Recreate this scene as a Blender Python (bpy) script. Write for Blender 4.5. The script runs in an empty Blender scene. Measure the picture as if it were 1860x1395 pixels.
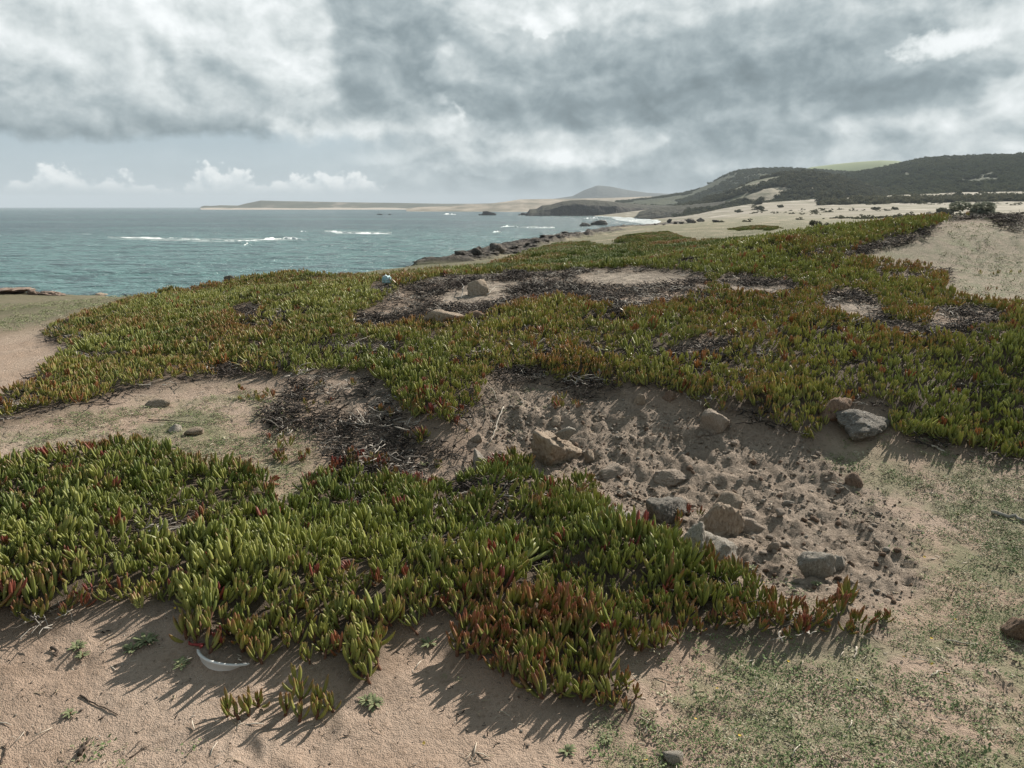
import bpy, bmesh, math, random
import numpy as np
from mathutils import Vector, Euler

rng = np.random.default_rng(11)
random.seed(5)
SC = bpy.context.scene
COL = SC.collection
R = math.radians

# ------------------------------------------------------------------ camera
W0, H0, F0 = 1860.0, 1395.0, 1343.0
PITCH = R(13.5)
CAMZ = 1.55
cam_data = bpy.data.cameras.new('camera')
cam = bpy.data.objects.new('camera', cam_data)
COL.objects.link(cam)
cam.location = (0, 0, CAMZ)
cam.rotation_euler = (R(90) - PITCH, 0, 0)
cam_data.sensor_width = 36.0
cam_data.lens = 36.0 * F0 / W0
cam_data.clip_start = 0.05
cam_data.clip_end = 60000
SC.camera = cam

SUN_AZ, SUN_EL = 41.0, 33.0
SKY_STRENGTH = 0.1
SC.view_settings.view_transform = 'Standard'
SC.view_settings.look = 'None'
SC.view_settings.exposure = 0.58
SC.view_settings.gamma = 1.0
SC.view_settings.use_curve_mapping = False
SC.render.engine = 'CYCLES'
SC.cycles.use_denoising = True
SC.cycles.max_bounces = 6
SC.cycles.diffuse_bounces = 3
SC.cycles.glossy_bounces = 3
SC.cycles.transmission_bounces = 3
SC.cycles.volume_bounces = 0
SC.cycles.caustics_reflective = False
SC.cycles.caustics_refractive = False
SC.render.film_transparent = False


def ray(px, py):
    px = np.asarray(px, float); py = np.asarray(py, float)
    xc = (px - W0 / 2) / F0
    yc = (H0 / 2 - py) / F0
    c, s = math.cos(PITCH), math.sin(PITCH)
    return np.stack([xc, c + yc * s, -s + yc * c], -1)


def project(x, y, z):
    c, s = math.cos(PITCH), math.sin(PITCH)
    dz = z - CAMZ
    zc = y * c - dz * s
    yc = y * s + dz * c
    zc = np.where(zc < 0.05, 0.05, zc)
    return W0 / 2 + F0 * x / zc, H0 / 2 - F0 * yc / zc


def azel(px, py):
    d = ray(px, py)
    az = np.arctan2(d[..., 0], d[..., 1])
    el = np.arctan2(d[..., 2], np.hypot(d[..., 0], d[..., 1]))
    return az, el


# ------------------------------------------------------------------ node helpers
class G:
    """small wrapper that turns arithmetic into shader nodes"""
    def __init__(self, nt):
        self.nt = nt

    def node(self, typ, **kw):
        n = self.nt.nodes.new(typ)
        for k, v in kw.items():
            setattr(n, k, v)
        return n

    def link(self, a, b):
        self.nt.links.new(a, b)

    def put(self, sock, v):
        if isinstance(v, S):
            self.link(v.s, sock)
        elif v is not None:
            sock.default_value = v

    def m(self, op, a, b=None, c=None, clamp=False):
        n = self.node('ShaderNodeMath', operation=op)
        n.use_clamp = clamp
        self.put(n.inputs[0], a)
        if b is not None: self.put(n.inputs[1], b)
        if c is not None: self.put(n.inputs[2], c)
        return S(self, n.outputs[0])

    def vec(self, x, y, z):
        n = self.node('ShaderNodeCombineXYZ')
        for i, v in enumerate((x, y, z)):
            self.put(n.inputs[i], v)
        return S(self, n.outputs[0])

    def sep(self, v):
        n = self.node('ShaderNodeSeparateXYZ')
        self.put(n.inputs[0], v)
        return [S(self, o) for o in n.outputs]

    def noise(self, v, scale=1.0, detail=4.0, rough=0.5, dist=0.0, color=False, dims='3D', lac=2.0):
        n = self.node('ShaderNodeTexNoise', noise_dimensions=dims)
        if v is not None: self.put(n.inputs['Vector'], v)
        self.put(n.inputs['Scale'], scale)
        self.put(n.inputs['Detail'], detail)
        self.put(n.inputs['Roughness'], rough)
        self.put(n.inputs['Lacunarity'], lac)
        self.put(n.inputs['Distortion'], dist)
        return S(self, n.outputs['Color' if color else 'Fac'])

    def vor(self, v, scale, feature='F1', out='Distance', rand=1.0, dims='3D'):
        n = self.node('ShaderNodeTexVoronoi', feature=feature, voronoi_dimensions=dims)
        if v is not None: self.put(n.inputs['Vector'], v)
        self.put(n.inputs['Scale'], scale)
        self.put(n.inputs['Randomness'], rand)
        return S(self, n.outputs[out])

    def smooth(self, x, a, b):
        n = self.node('ShaderNodeMapRange', interpolation_type='SMOOTHSTEP')
        self.put(n.inputs[0], x)
        n.inputs[1].default_value = a
        n.inputs[2].default_value = b
        return S(self, n.outputs[0])

    def mix(self, f, a, b, blend='MIX'):
        n = self.node('ShaderNodeMix', data_type='RGBA', blend_type=blend)
        n.clamp_factor = True
        self.put(n.inputs[0], f)
        for i, v in ((6, a), (7, b)):
            if isinstance(v, S):
                self.link(v.s, n.inputs[i])
            else:
                v = tuple(v)
                n.inputs[i].default_value = v if len(v) == 4 else v + (1.0,)
        return S(self, n.outputs[2])

    def attr(self, name, typ='GEOMETRY', out='Fac'):
        n = self.node('ShaderNodeAttribute', attribute_name=name, attribute_type=typ)
        return S(self, n.outputs[out])

    def bump(self, h, strength=0.5, dist=0.01, normal=None):
        n = self.node('ShaderNodeBump')
        n.inputs['Strength'].default_value = strength
        n.inputs['Distance'].default_value = dist
        self.put(n.inputs['Height'], h)
        if normal is not None: self.put(n.inputs['Normal'], normal)
        return S(self, n.outputs[0])


class S:
    def __init__(self, g, s): self.g, self.s = g, s
    def __add__(self, o): return self.g.m('ADD', self, o)
    __radd__ = __add__
    def __mul__(self, o): return self.g.m('MULTIPLY', self, o)
    __rmul__ = __mul__
    def __sub__(self, o): return self.g.m('SUBTRACT', self, o)
    def __rsub__(self, o): return self.g.m('SUBTRACT', o, self)
    def __truediv__(self, o): return self.g.m('DIVIDE', self, o)
    def clamp(self): return self.g.m('ADD', self, 0.0, clamp=True)


# ------------------------------------------------------------------ world
def build_world():
    w = bpy.data.worlds.new('World')
    SC.world = w
    w.use_nodes = True
    w.cycles.sampling_method = 'NONE'
    nt = w.node_tree
    nt.nodes.clear()
    g = G(nt)
    tc = g.node('ShaderNodeTexCoord')
    nrm = g.node('ShaderNodeVectorMath', operation='NORMALIZE')
    g.link(tc.outputs['Generated'], nrm.inputs[0])
    d = S(g, nrm.outputs[0])
    x, y, z = g.sep(d)
    u = g.m('ARCTAN2', x, y) * 57.2958          # azimuth, degrees right of +Y
    v = g.m('ARCSINE', z) * 57.2958             # elevation, degrees
    sky = g.node('ShaderNodeTexSky', sky_type='NISHITA')
    sky.sun_disc = False
    sky.sun_elevation = R(SUN_EL)
    sky.sun_rotation = R(SUN_AZ)
    sky.air_density = 1.0
    sky.dust_density = 2.0
    sky.ozone_density = 1.5
    skyc = S(g, sky.outputs[0])

    p1 = g.vec(u * 0.085, v * 0.15, 0.3)
    wc = g.noise(p1, 1.0, 3.0, 0.45, color=True)
    wx, wy, wz = g.sep(wc)
    p2 = g.vec(u * 0.42, v * 0.50, 4.0)
    wc2 = g.noise(p2, 1.0, 8.0, 0.57, color=True)
    w2x, w2y, w2z = g.sep(wc2)
    uu = u + (wx - 0.5) * 5.0 + (w2x - 0.5) * 4.6
    vv = v + (wy - 0.5) * 2.4 + (w2y - 0.5) * 2.4

    # cloud masses: (photo px, py, half width, half height, brightness)
    masses = [
        (80, 50, 170, 90, .84), (330, 50, 150, 70, .97), (540, 150, 50, 50, .93), (560, 30, 70, 45, .93), (210, 130, 90, 40, .80),
        (390, 125, 50, 30, .56), (60, 150, 90, 35, .66), (300, 170, 120, 26, .62),
        (330, 268, 140, 12, .86), (540, 205, 50, 18, .78),
        (700, 90, 80, 110, .50), (816, 145, 18, 40, 1.06), (1010, 30, 90, 36, 1.0), (890, 30, 50, 25, .80),
        (1290, 10, 110, 14, 1.0), (1130, 30, 60, 18, .70), (1420, 70, 140, 70, .52), (1480, 150, 150, 50, .42),
        (1650, 30, 60, 36, .62), (1560, 10, 50, 18, .84), (1830, 60, 40, 90, .95), (1850, 170, 40, 50, .97),
        (1700, 218, 130, 12, .98), (1810, 212, 60, 16, 1.0),
        (700, 235, 130, 14, .96), (850, 214, 50, 10, 1.05), (590, 255, 80, 14, .84), (760, 265, 110, 11, .66),
        (980, 247, 110, 8, .95), (1050, 275, 70, 11, .98), (900, 293, 110, 9, .64), (1180, 254, 60, 9, .84),
        (1230, 290, 60, 14, .58), (1480, 285, 120, 16, .64), (1650, 262, 140, 20, .62), (1790, 250, 60, 14, .80), (1820, 285, 90, 18, .68),
        (800, 338, 130, 14, .50), (1000, 320, 90, 12, .46), (1130, 330, 120, 16, .42), (1290, 325, 60, 14, .46), (660, 320, 60, 8, .72), (850, 312, 60, 5, .72),
        (640, 285, 100, 9, .80), (470, 262, 90, 8, .84), (480, 290, 90, 7, .70),
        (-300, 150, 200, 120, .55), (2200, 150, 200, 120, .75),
    ]
    sw = None
    for (px, py, hw, hh, c) in masses:
        c = min(c, .62 + (c - .62) * .72) if c > .62 else c
        a, e = azel(px, py)
        a, e = math.degrees(float(a)), math.degrees(float(e))
        du = (uu - a) * (1.0 / (hw * 0.0427 * 1.05))
        dv = (vv - e) * (1.0 / (hh * 0.0427 * 1.05))
        wgt = g.m('EXPONENT', (du * du + dv * dv) * -1.0)
        if sw is None:
            sw, sv = wgt + 0.0, wgt * c
        else:
            sw = sw + wgt
            sv = g.m('MULTIPLY_ADD', wgt, c, sv)
    # free-running cloud field where no mass is listed (and all round outside the view)
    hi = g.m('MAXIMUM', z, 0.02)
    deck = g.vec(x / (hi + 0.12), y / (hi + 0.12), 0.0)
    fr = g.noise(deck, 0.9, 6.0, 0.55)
    frv = g.smooth(fr, 0.35, 0.70) * 0.42 + 0.20  # deck mostly out of view, greyed down to cut ambient light and deepen shadows
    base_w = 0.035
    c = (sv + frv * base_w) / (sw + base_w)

    # billow detail lit from the sun's side
    q = g.vec(u * 0.30, v * 0.40, 1.7)
    q2 = g.vec((u + 0.7) * 0.30, (v + 0.8) * 0.40, 1.7)
    n1 = g.noise(q, 1.0, 7.0, 0.54, 0.2)
    n2 = g.noise(q2, 1.0, 7.0, 0.54, 0.2)
    rel = (n1 - n2)
    nf = w2z
    c = c + rel * 0.8 + (nf - 0.5) * 0.30
    # heavy grey masses in front, each with billowed rims: (left, top, right, bottom, dark base, light top, rim softness)
    bw = g.vec(u + (w2x - .5) * 2.2, (v + (w2y - .5) * 1.6) * 1.35, 0.0)
    b1 = g.vor(bw, 0.30, dims='2D')
    b2 = g.vor(bw, 0.85, dims='2D')
    puff = (0.42 - b1 * b1) * 2.0 + (0.42 - b2 * b2) * 0.9 + (w2z - 0.5) * 3.2 + (wz - 0.5) * 4.0
    bank = [
        (-420, 172, 500, 266, .16, .60, .5), (604, -160, 806, 216, .36, .56, .6), (820, 62, 1010, 215, .40, .62, .16),
        (870, 120, 1260, 244, .30, .46, .5), (1030, 44, 1690, 205, .30, .48, .7), (1440, 120, 1800, 200, .30, .42, .8),
        (1225, 215, 1480, 300, .42, .46, .4), (340, 96, 430, 140, .46, .56, .35),
    ]
    for (x0, y0, x1, y1, cb_, ct_, soft) in bank:
        a0, e1 = (math.degrees(float(t)) for t in azel(x0, (y0 + y1) / 2))
        a1, _e = (math.degrees(float(t)) for t in azel(x1, (y0 + y1) / 2))
        xm = (x0 + x1) / 2
        et = math.degrees(float(azel(xm, y0)[1])); eb = math.degrees(float(azel(xm, y1)[1]))
        du = g.m('ABSOLUTE', u + (wx - .5) * 4.0 - (a0 + a1) / 2)
        dvs = v + (wy - .5) * 1.4 - (et + eb) / 2
        hv = (et - eb) / 2
        dv = dvs * (1.0 / hv)
        # the flat underside stays crisp, the top heaps up
        lower = g.smooth(dv, .2, -.9)
        sd = g.m('SMOOTH_MIN', ((a1 - a0) / 2 - du) * (.4 if x0 < 0 else .75), hv - g.m('ABSOLUTE', dvs), 2.0)
        al = g.smooth(sd + puff * (1.0 - lower * .62), -soft, soft * 2.6)
        shade = g.smooth(dv, -1.0, 1.1) * (ct_ - cb_) + cb_ + rel * 0.8 + puff * 0.035
        c = c + (shade - c) * al * 0.93
    c = g.m('MINIMUM', g.m('MAXIMUM', c, 0.14), 1.08)
    # the bright rift low on the right
    ra, re_ = (math.degrees(float(t)) for t in azel(1725, 84))
    rd = (u - ra) * .36 + (w2x - .5) * 3.4
    re2 = (v - re_ - (u - ra) * .17) * 1.1 + (w2y - .5) * 3.0 + (wy - .5) * 1.5
    c = c + (1.04 - c) * g.smooth(rd * rd + re2 * re2, 1.7, .05) * .85
    ramp = g.node('ShaderNodeValToRGB')
    g.put(ramp.inputs[0], c)
    el = ramp.color_ramp.elements
    el[0].position = 0.12; el[0].color = (0.110, 0.143, 0.157, 1)
    el[1].position = 1.0; el[1].color = (0.665, 0.69, 0.695, 1)
    for pos, col in ((0.36, (0.180, 0.224, 0.242, 1)), (0.55, (0.284, 0.331, 0.347, 1)), (0.78, (0.472, 0.510, 0.514, 1))):
        e_ = ramp.color_ramp.elements.new(pos); e_.color = col
    cloud = S(g, ramp.outputs[0])

    # clear air: the strip over the sea to the left
    clr = g.mix(g.smooth(v, -1.0, 9.0), (0.38, 0.445, 0.478), (0.29, 0.375, 0.43))
    clr_hz = g.mix(0.15, clr, g.mix(1.0, skyc, (0.055, 0.055, 0.055), 'MULTIPLY'))
    edge = g.smooth(u + (wx - 0.5) * 16.0, -3.0, -15.0)
    top = g.smooth(vv + (nf - 0.5) * 1.0, 5.3, 4.2)
    gap = edge * top * 0.92
    cloud = g.mix(gap, cloud, clr_hz)
    low = g.smooth(v, 1.7, 0.0) * 0.75
    cloud = g.mix(low, cloud, g.mix(g.smooth(u, -18.0, 12.0), (0.37, 0.43, 0.46), (0.24, 0.28, 0.308)))

    # heaped clouds standing on the sea horizon
    ch = g.noise(g.vec(u * 0.20, 2.2, 0.0), 1.0, 2.0, 0.5)
    cp = g.vec(u * 0.85, v * 0.95, 3.3)
    cn = g.noise(cp, 1.0, 7.0, 0.58)
    cn_l = g.noise(g.vec((u + 0.3) * 0.85, (v + 0.4) * 0.95, 3.3), 1.0, 5.0, 0.56)
    hgt = (g.smooth(ch, 0.30, 0.60) * 1.5 + 1.05) * g.smooth(u, -5.0, -12.0)
    cden = hgt + (cn - 0.5) * 3.6 - v + 0.25
    cmask = g.smooth(cden, 0.0, 0.55) * g.smooth(v, 0.5, 1.9) * g.smooth(u, -4.0, -9.0)
    cb = ((cn - cn_l) * 2.6 + 0.60 + g.smooth(cden, 1.8, 0.0) * 0.26).clamp()
    ccol = g.mix(cb, (0.33, 0.39, 0.42), (0.72, 0.735, 0.725))
    cloud = g.mix(cmask * 0.75, cloud, ccol)

    # below the horizon: plain grey
    below = g.smooth(z, 0.0, -0.02)
    cloud = g.mix(below, cloud, (0.30, 0.34, 0.36))
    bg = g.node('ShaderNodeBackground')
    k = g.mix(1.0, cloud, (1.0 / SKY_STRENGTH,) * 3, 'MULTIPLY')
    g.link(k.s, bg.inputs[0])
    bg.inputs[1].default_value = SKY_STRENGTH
    out = g.node('ShaderNodeOutputWorld')
    g.link(bg.outputs[0], out.inputs[0])


build_world()

sun_dir = Vector((math.sin(R(SUN_AZ)) * math.cos(R(SUN_EL)), math.cos(R(SUN_AZ)) * math.cos(R(SUN_EL)), math.sin(R(SUN_EL))))
sl = bpy.data.lights.new('sun', 'SUN')
sl.energy = 5.0
sl.angle = R(0.55)
sl.color = (1.0, 0.93, 0.83)
so = bpy.data.objects.new('sun', sl)
so.rotation_euler = sun_dir.to_track_quat('Z', 'Y').to_euler()
so.location = (30, 30, 60)
COL.objects.link(so)


# ------------------------------------------------------------------ numeric noise
def _h(ix, iy, iz, seed):
    n = (ix * 374761393 + iy * 668265263 + iz * 1274126177 + seed * 974634777) & 0xFFFFFFFF
    n = ((n ^ (n >> 13)) * 1274126177) & 0xFFFFFFFF
    n = n ^ (n >> 16)
    return (n & 0xFFFFFF) / float(0xFFFFFF)


def vnoise(x, y, z=None, seed=0):
    x = np.asarray(x, float); y = np.asarray(y, float)
    z = np.zeros_like(x) if z is None else np.asarray(z, float)
    flat = not np.any(z)
    ix, iy, iz = (np.floor(a).astype(np.int64) for a in (x, y, z))
    fx, fy, fz = x - ix, y - iy, z - iz
    fx, fy, fz = (t * t * t * (t * (t * 6 - 15) + 10) for t in (fx, fy, fz))
    def pl(k):
        a = _h(ix, iy, iz + k, seed); b = _h(ix + 1, iy, iz + k, seed)
        c = _h(ix, iy + 1, iz + k, seed); d = _h(ix + 1, iy + 1, iz + k, seed)
        return (a * (1 - fx) + b * fx) * (1 - fy) + (c * (1 - fx) + d * fx) * fy
    if flat:
        return pl(0) * 2 - 1
    return (pl(0) * (1 - fz) + pl(1) * fz) * 2 - 1


def fbm(x, y, z=None, seed=0, octv=4, gain=0.5):
    s, a, t = 0.0, 1.0, 0.0
    f = 1.0
    for i in range(octv):
        s = s + a * vnoise(np.asarray(x) * f + 17.3 * i, np.asarray(y) * f - 9.1 * i, None if z is None else np.asarray(z) * f, seed + i)
        t += a; a *= gain; f *= 2.03
    return s / t


def in_poly(px, py, poly):
    P = np.asarray(poly, float)
    inside = np.zeros(np.shape(px), bool)
    x0, y0 = P[:, 0], P[:, 1]
    x1, y1 = np.roll(x0, -1), np.roll(y0, -1)
    for a, b, c, d in zip(x0, y0, x1, y1):
        if b == d: continue
        cond = ((b > py) != (d > py)) & (px < (c - a) * (py - b) / (d - b) + a)
        inside ^= cond
    return inside


# ------------------------------------------------------------------ outlines of cover in the photograph (pixels)
FG = [(-500, 890), (0, 862), (110, 832), (200, 822), (262, 806), (300, 834), (340, 856), (410, 872), (470, 862), (482, 890), (490, 930), (520, 950),
      (552, 925), (556, 878), (610, 874), (690, 884), (760, 902), (840, 892), (900, 850), (948, 846), (966, 880), (1010, 900), (1075, 888), (1084, 905),
      (1070, 925), (1135, 940), (1120, 962), (1085, 970), (1110, 985), (1180, 992), (1228, 990), (1240, 1030), (1300, 1056), (1370, 1082), (1400, 1112),
      (1450, 1128), (1500, 1118), (1552, 1092), (1560, 1104), (1535, 1124), (1560, 1138), (1636, 1130), (1630, 1142), (1590, 1158), (1500, 1168), (1420, 1176),
      (1380, 1188), (1320, 1172), (1250, 1178), (1200, 1196), (1150, 1196), (1112, 1222), (1150, 1262), (1168, 1296), (1130, 1318), (1060, 1306),
      (990, 1292), (930, 1266), (905, 1240), (850, 1222), (812, 1212), (806, 1188), (836, 1150), (800, 1140), (740, 1164), (700, 1172), (700, 1210), (676, 1262),
      (642, 1268), (612, 1226), (560, 1218), (505, 1206), (446, 1218), (410, 1214), (350, 1192), (338, 1160), (328, 1112), (258, 1118), (200, 1106),
      (100, 1136), (0, 1146), (-500, 1180)]
MID = [(-500, 800), (0, 778), (100, 750), (170, 740), (230, 714), (300, 702), (380, 692), (450, 690), (540, 692), (620, 684), (680, 692), (710, 732),
       (740, 767), (800, 782), (850, 772), (870, 742), (880, 702), (900, 684), (960, 682), (1000, 702), (1080, 702), (1100, 717), (1170, 712), (1230, 724),
       (1290, 752), (1330, 756), (1380, 770), (1420, 790), (1462, 806), (1492, 798), (1522, 765), (1560, 735), (1610, 740), (1625, 796), (1700, 814), (1780, 834), (1850, 850), (2100, 880), (2500, 900),
       (2500, 570), (2100, 562), (1860, 556), (1770, 552), (1712, 538), (1724, 512), (1720, 494), (1640, 482), (1560, 474), (1530, 470), (1600, 446),
       (1690, 420), (1730, 404), (1860, 398), (2400, 396), (2400, 360), (1725, 360), (1500, 370), (1300, 410), (1100, 445), (700, 460), (450, 500), (330, 536),
       (225, 552), (175, 570), (105, 590), (78, 614), (125, 640), (90, 666), (60, 704), (0, 732), (-500, 752)]
HOLES = [
    [(640, 600), (650, 578), (690, 562), (720, 532), (790, 512), (850, 506), (960, 502), (1050, 498), (1150, 494), (1280, 506), (1285, 532), (1210, 560),
     (1130, 574), (1050, 550), (960, 548), (880, 578), (860, 592), (780, 590), (740, 596), (690, 606)],
    [(1485, 572), (1512, 534), (1560, 538), (1600, 562), (1612, 592), (1680, 606), (1690, 575), (1750, 566), (1830, 580), (1822, 600), (1760, 606), (1690, 624),
     (1650, 622), (1590, 604), (1550, 594)],
    [(1290, 520), (1345, 508), (1430, 522), (1445, 536), (1400, 545), (1340, 540)],
    [(1222, 642), (1252, 624), (1330, 622), (1346, 638), (1300, 657), (1232, 662)],
    [(420, 572), (450, 558), (482, 566), (470, 580), (430, 582)],
    [(625, 640), (660, 630), (702, 634), (690, 646), (640, 648)],
    [(768, 626), (790, 618), (806, 626), (786, 634)],
    [(670, 528), (690, 520), (716, 526), (700, 540), (672, 544)],
    [(1580, 508), (1640, 504), (1700, 512), (1660, 520), (1600, 516)],
]
LITTER = HOLES + [
    [(540, 692), (620, 684), (680, 694), (715, 740), (760, 800), (860, 815), (890, 850), (840, 890), (700, 884), (600, 860), (590, 815), (560, 785), (500, 780), (470, 760), (520, 730)],
    [(890, 690), (905, 668), (975, 672), (985, 700), (930, 702)],
    [(1020, 704), (1050, 680), (1140, 694), (1110, 722), (1060, 730)],
    [(1690, 380), (1780, 388), (1860, 390), (1860, 425), (1830, 420), (1800, 400), (1720, 400)],
    [(1540, 466), (1600, 446), (1690, 420), (1690, 428), (1610, 452)],
]
HOLLOW = [(880, 690), (960, 690), (1000, 735), (1100, 722), (1290, 760), (1420, 795), (1500, 812), (1580, 900), (1640, 960), (1690, 1060), (1600, 1110), (1400, 1080),
          (1230, 1010), (1090, 950), (1080, 870), (960, 850), (880, 830), (860, 760)]
PALE = [[(1040, 502), (1100, 490), (1270, 492), (1250, 515), (1150, 520), (1060, 518)], [(780, 545), (870, 508), (960, 512), (900, 545), (820, 556)],
        [(1300, 520), (1440, 520), (1420, 538), (1330, 536)], [(1512, 545), (1556, 545), (1580, 575), (1520, 578)]]
WEED = [[(1480, 806), (1860, 862), (2400, 900), (2400, 1600), (1150, 1600), (1080, 1300), (1180, 1200), (1400, 1186), (1640, 1150), (1710, 1090), (1650, 960), (1560, 880)],
        [(-400, 830), (0, 792), (270, 730), (450, 700), (440, 780), (330, 800), (100, 820), (-400, 880)],
        [(300, 760), (460, 720), (560, 800), (540, 940), (470, 860), (340, 850)]]
SANDR = [(1540, 466), (1600, 446), (1690, 420), (1730, 404), (1860, 398), (2400, 396), (2400, 565), (1860, 556), (1770, 552), (1712, 538), (1724, 512), (1720, 494), (1640, 482)]
FARMAT = [[(700, 506), (760, 498), (880, 486), (950, 468), (985, 452), (1010, 446), (1110, 444), (1150, 430), (1215, 424), (1260, 444), (1400, 436), (1500, 424), (1500, 470), (700, 520)],
          [(1320, 418), (1380, 412), (1420, 416), (1400, 422)], [(60, 522), (75, 514), (125, 526), (130, 531)], [(200, 530), (330, 522), (330, 540)], [(420, 514), (560, 502), (560, 520)]]
FARHOLE = [[(1060, 448), (1100, 442), (1180, 444), (1190, 452), (1120, 456)], [(950, 474), (975, 466), (990, 472), (970, 480)], [(1020, 474), (1045, 464), (1060, 474)], [(1110, 470), (1150, 464), (1145, 472)]]


def any_poly(px, py, polys):
    m = np.zeros(np.shape(px), bool)
    for p in polys:
        m |= in_poly(px, py, p)
    return m


# ------------------------------------------------------------------ terrain
CP = []  # azimuth, ln range, height


def cz(px, py, z):
    d = ray(px, py); t = (z - CAMZ) / d[2]
    CP.append((math.atan2(d[0], d[1]), math.log(t * math.hypot(d[0], d[1])), z))


def cr(px, py, r):
    d = ray(px, py); h = math.hypot(d[0], d[1])
    CP.append((math.atan2(d[0], d[1]), math.log(r), CAMZ + d[2] / h * r))


def ca(px, r, z):
    d = ray(px, 600)
    CP.append((math.atan2(d[0], d[1]), math.log(r), z))


for px in (-300, 100, 500, 930, 1400, 1900, 2300):
    ca(px, 0.6, 0.0); ca(px, 1.2, 0.0); cz(px, 1395, 0.0)
rows = {
    1200: ((-200, .05), (0, .05), (500, .03), (930, .02), (1400, 0), (1860, 0), (2200, 0)),
    1050: ((-200, .14), (0, .13), (400, .11), (800, .09), (1200, .05), (1600, 0), (1900, .02), (2300, .05)),
    950: ((-200, .18), (100, .17), (450, .13), (800, .06), (1100, .02), (1400, .0), (1700, .03), (2000, .08)),
    890: ((0, .21), (300, .20), (600, .08), (900, .05), (1200, .03), (1500, .05), (1860, .11), (2200, .16)),
    830: ((-200, .25), (0, .25), (250, .23), (500, .16), (750, .12), (1000, .10), (1200, .09), (1500, .12), (1860, .15), (2200, .18)),
    760: ((50, .29), (300, .27), (600, .26), (780, .29), (950, .23), (1150, .23), (1350, .25), (1600, .26), (1860, .28), (2200, .30)),
    690: ((-200, .28), (0, .29), (300, .34), (600, .38), (900, .40), (1150, .40), (1400, .40), (1600, .42), (1860, .45), (2200, .47)),
    640: ((-200, .26), (0, .29), (200, .35), (500, .43), (900, .48), (1300, .50), (1600, .53), (1860, .57), (2200, .60)),
    580: ((-200, .1), (0, .14), (150, .32), (500, .51), (900, .59), (1300, .65), (1600, .68), (1860, .70), (2200, .72)),
    545: ((-200, .02), (0, 0), (250, .36), (500, .56), (900, .66), (1300, .72), (1600, .75), (1860, .77), (2200, .80)),
    505: ((1200, .80), (1500, .85), (1860, .87), (2200, .90)),
    470: ((1350, .96), (1550, 1.0), (1700, 1.0), (1860, 1.0), (2200, 1.02)),
    430: ((1450, 1.13), (1600, 1.20), (1700, 1.22), (1860, 1.22), (2200, 1.24)),
}
for py, lst in rows.items():
    for px, z in lst:
        cz(px, py, z)
for px, py, r in ((740, 508, 11.5), (740, 504, 14), (900, 502, 11.5), (900, 492, 14), (1000, 496, 11.5), (1000, 486, 14), (1100, 492, 11.5), (1100, 480, 14), (1200, 484, 11.5), (1200, 470, 14.5),
                  (1300, 466, 12), (1300, 455, 15), (1400, 446, 13), (1400, 436, 17), (1529, 428, 15), (1529, 420, 20), (1650, 416, 14), (1650, 412, 20), (1790, 402, 15), (2000, 404, 15),
                  (600, 528, 12), (450, 540, 12.5), (330, 552, 13)):
    cr(px, py, r)
for px, py, z in ((330, 542, .42), (450, 532, .48), (600, 520, .60), (740, 504, .70), (900, 498, .74), (1050, 490, .80), (1200, 478, .88), (1300, 458, 1.0),
                  (1400, 438, 1.14), (1529, 420, 1.25), (1650, 410, 1.32), (1725, 398, 1.40), (1790, 394, 1.42), (1860, 396, 1.41), (2100, 398, 1.40), (2400, 400, 1.40),
                  (1760, 412, 1.31), (1860, 416, 1.29), (1690, 416, 1.29)):
    cz(px, py, z)
# past the crest
for px, py, r in ((740, 486, 22), (850, 468, 32), (900, 475, 17), (900, 458, 44), (1000, 473, 16), (1000, 455, 30), (1000, 436, 62), (1100, 452, 26), (1100, 436, 48), (1100, 423, 90),
                  (1100, 413, 150), (1200, 448, 26), (1200, 425, 60), (1200, 410, 170), (1300, 432, 40), (1300, 418, 85), (1300, 406, 210), (1400, 414, 60), (1400, 404, 150),
                  (1500, 402, 120), (1450, 396, 260), (1450, 385, 340), (1330, 398, 330), (1330, 385, 420),
                  (1560, 384, 330), (1600, 372, 470), (1700, 392, 200), (1700, 370, 440), (1860, 392, 180), (1860, 368, 440), (2200, 392, 160), (2200, 366, 420),
                  (1400, 376, 460), (1260, 400, 430), (1230, 404, 420),
                  (740, 487, 34), (790, 477, 42), (850, 464, 52), (910, 450, 70), (1000, 429, 108), (1060, 414, 160), (1110, 408, 230), (1180, 406, 330)):
    cr(px, py, r)
for px, r, z in ((1330, 600, 6), (1450, 600, 8), (1600, 650, 9), (1860, 650, 11), (2300, 650, 12), (1330, 950, 12), (1600, 950, 20), (1900, 950, 25),
                 (1120, 780, -7.8), (1180, 720, -7.5), (1240, 600, -6.5), (1270, 480, -5.0), (1100, 950, -3), (1200, 950, 1),
                 # the left side: low terrace, then down to the water
                 (-200, 19, -.05), (0, 19, -.17), (60, 19, .0), (120, 18.6, -.17), (200, 17.5, -.10), (-200, 15, .05), (0, 15, .0), (0, 21.5, -1.2), (60, 21.5, -1.1), (120, 21, -1.2), (-200, 22, -1.2), (0, 26, -3), (-200, 27, -3), (250, 13, .18), (400, 13.5, .32), (560, 14, .45),
                 (250, 17, -.5), (400, 18, -.5), (560, 19, -.3), (650, 22, -.35),
                 (-300, 40, -7), (0, 38, -7), (250, 38, -7), (500, 40, -6), (620, 40, -5),
                 (-300, 60, -13), (0, 60, -13), (300, 60, -13), (550, 60, -12), (690, 52, -10), (760, 66, -10), (820, 85, -10), (880, 115, -10.5), (960, 165, -11), (1020, 240, -11.5),
                 (1070, 360, -12), (1110, 480, -12), (1060, 600, -13), (1020, 800, -13), (1000, 1000, -14), (700, 200, -14), (300, 200, -14), (0, 200, -14), (-300, 200, -14),
                 (0, 1000, -14), (500, 1000, -14), (800, 500, -14), (1165, 560, -10.2)):
    ca(px, r, z)
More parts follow.
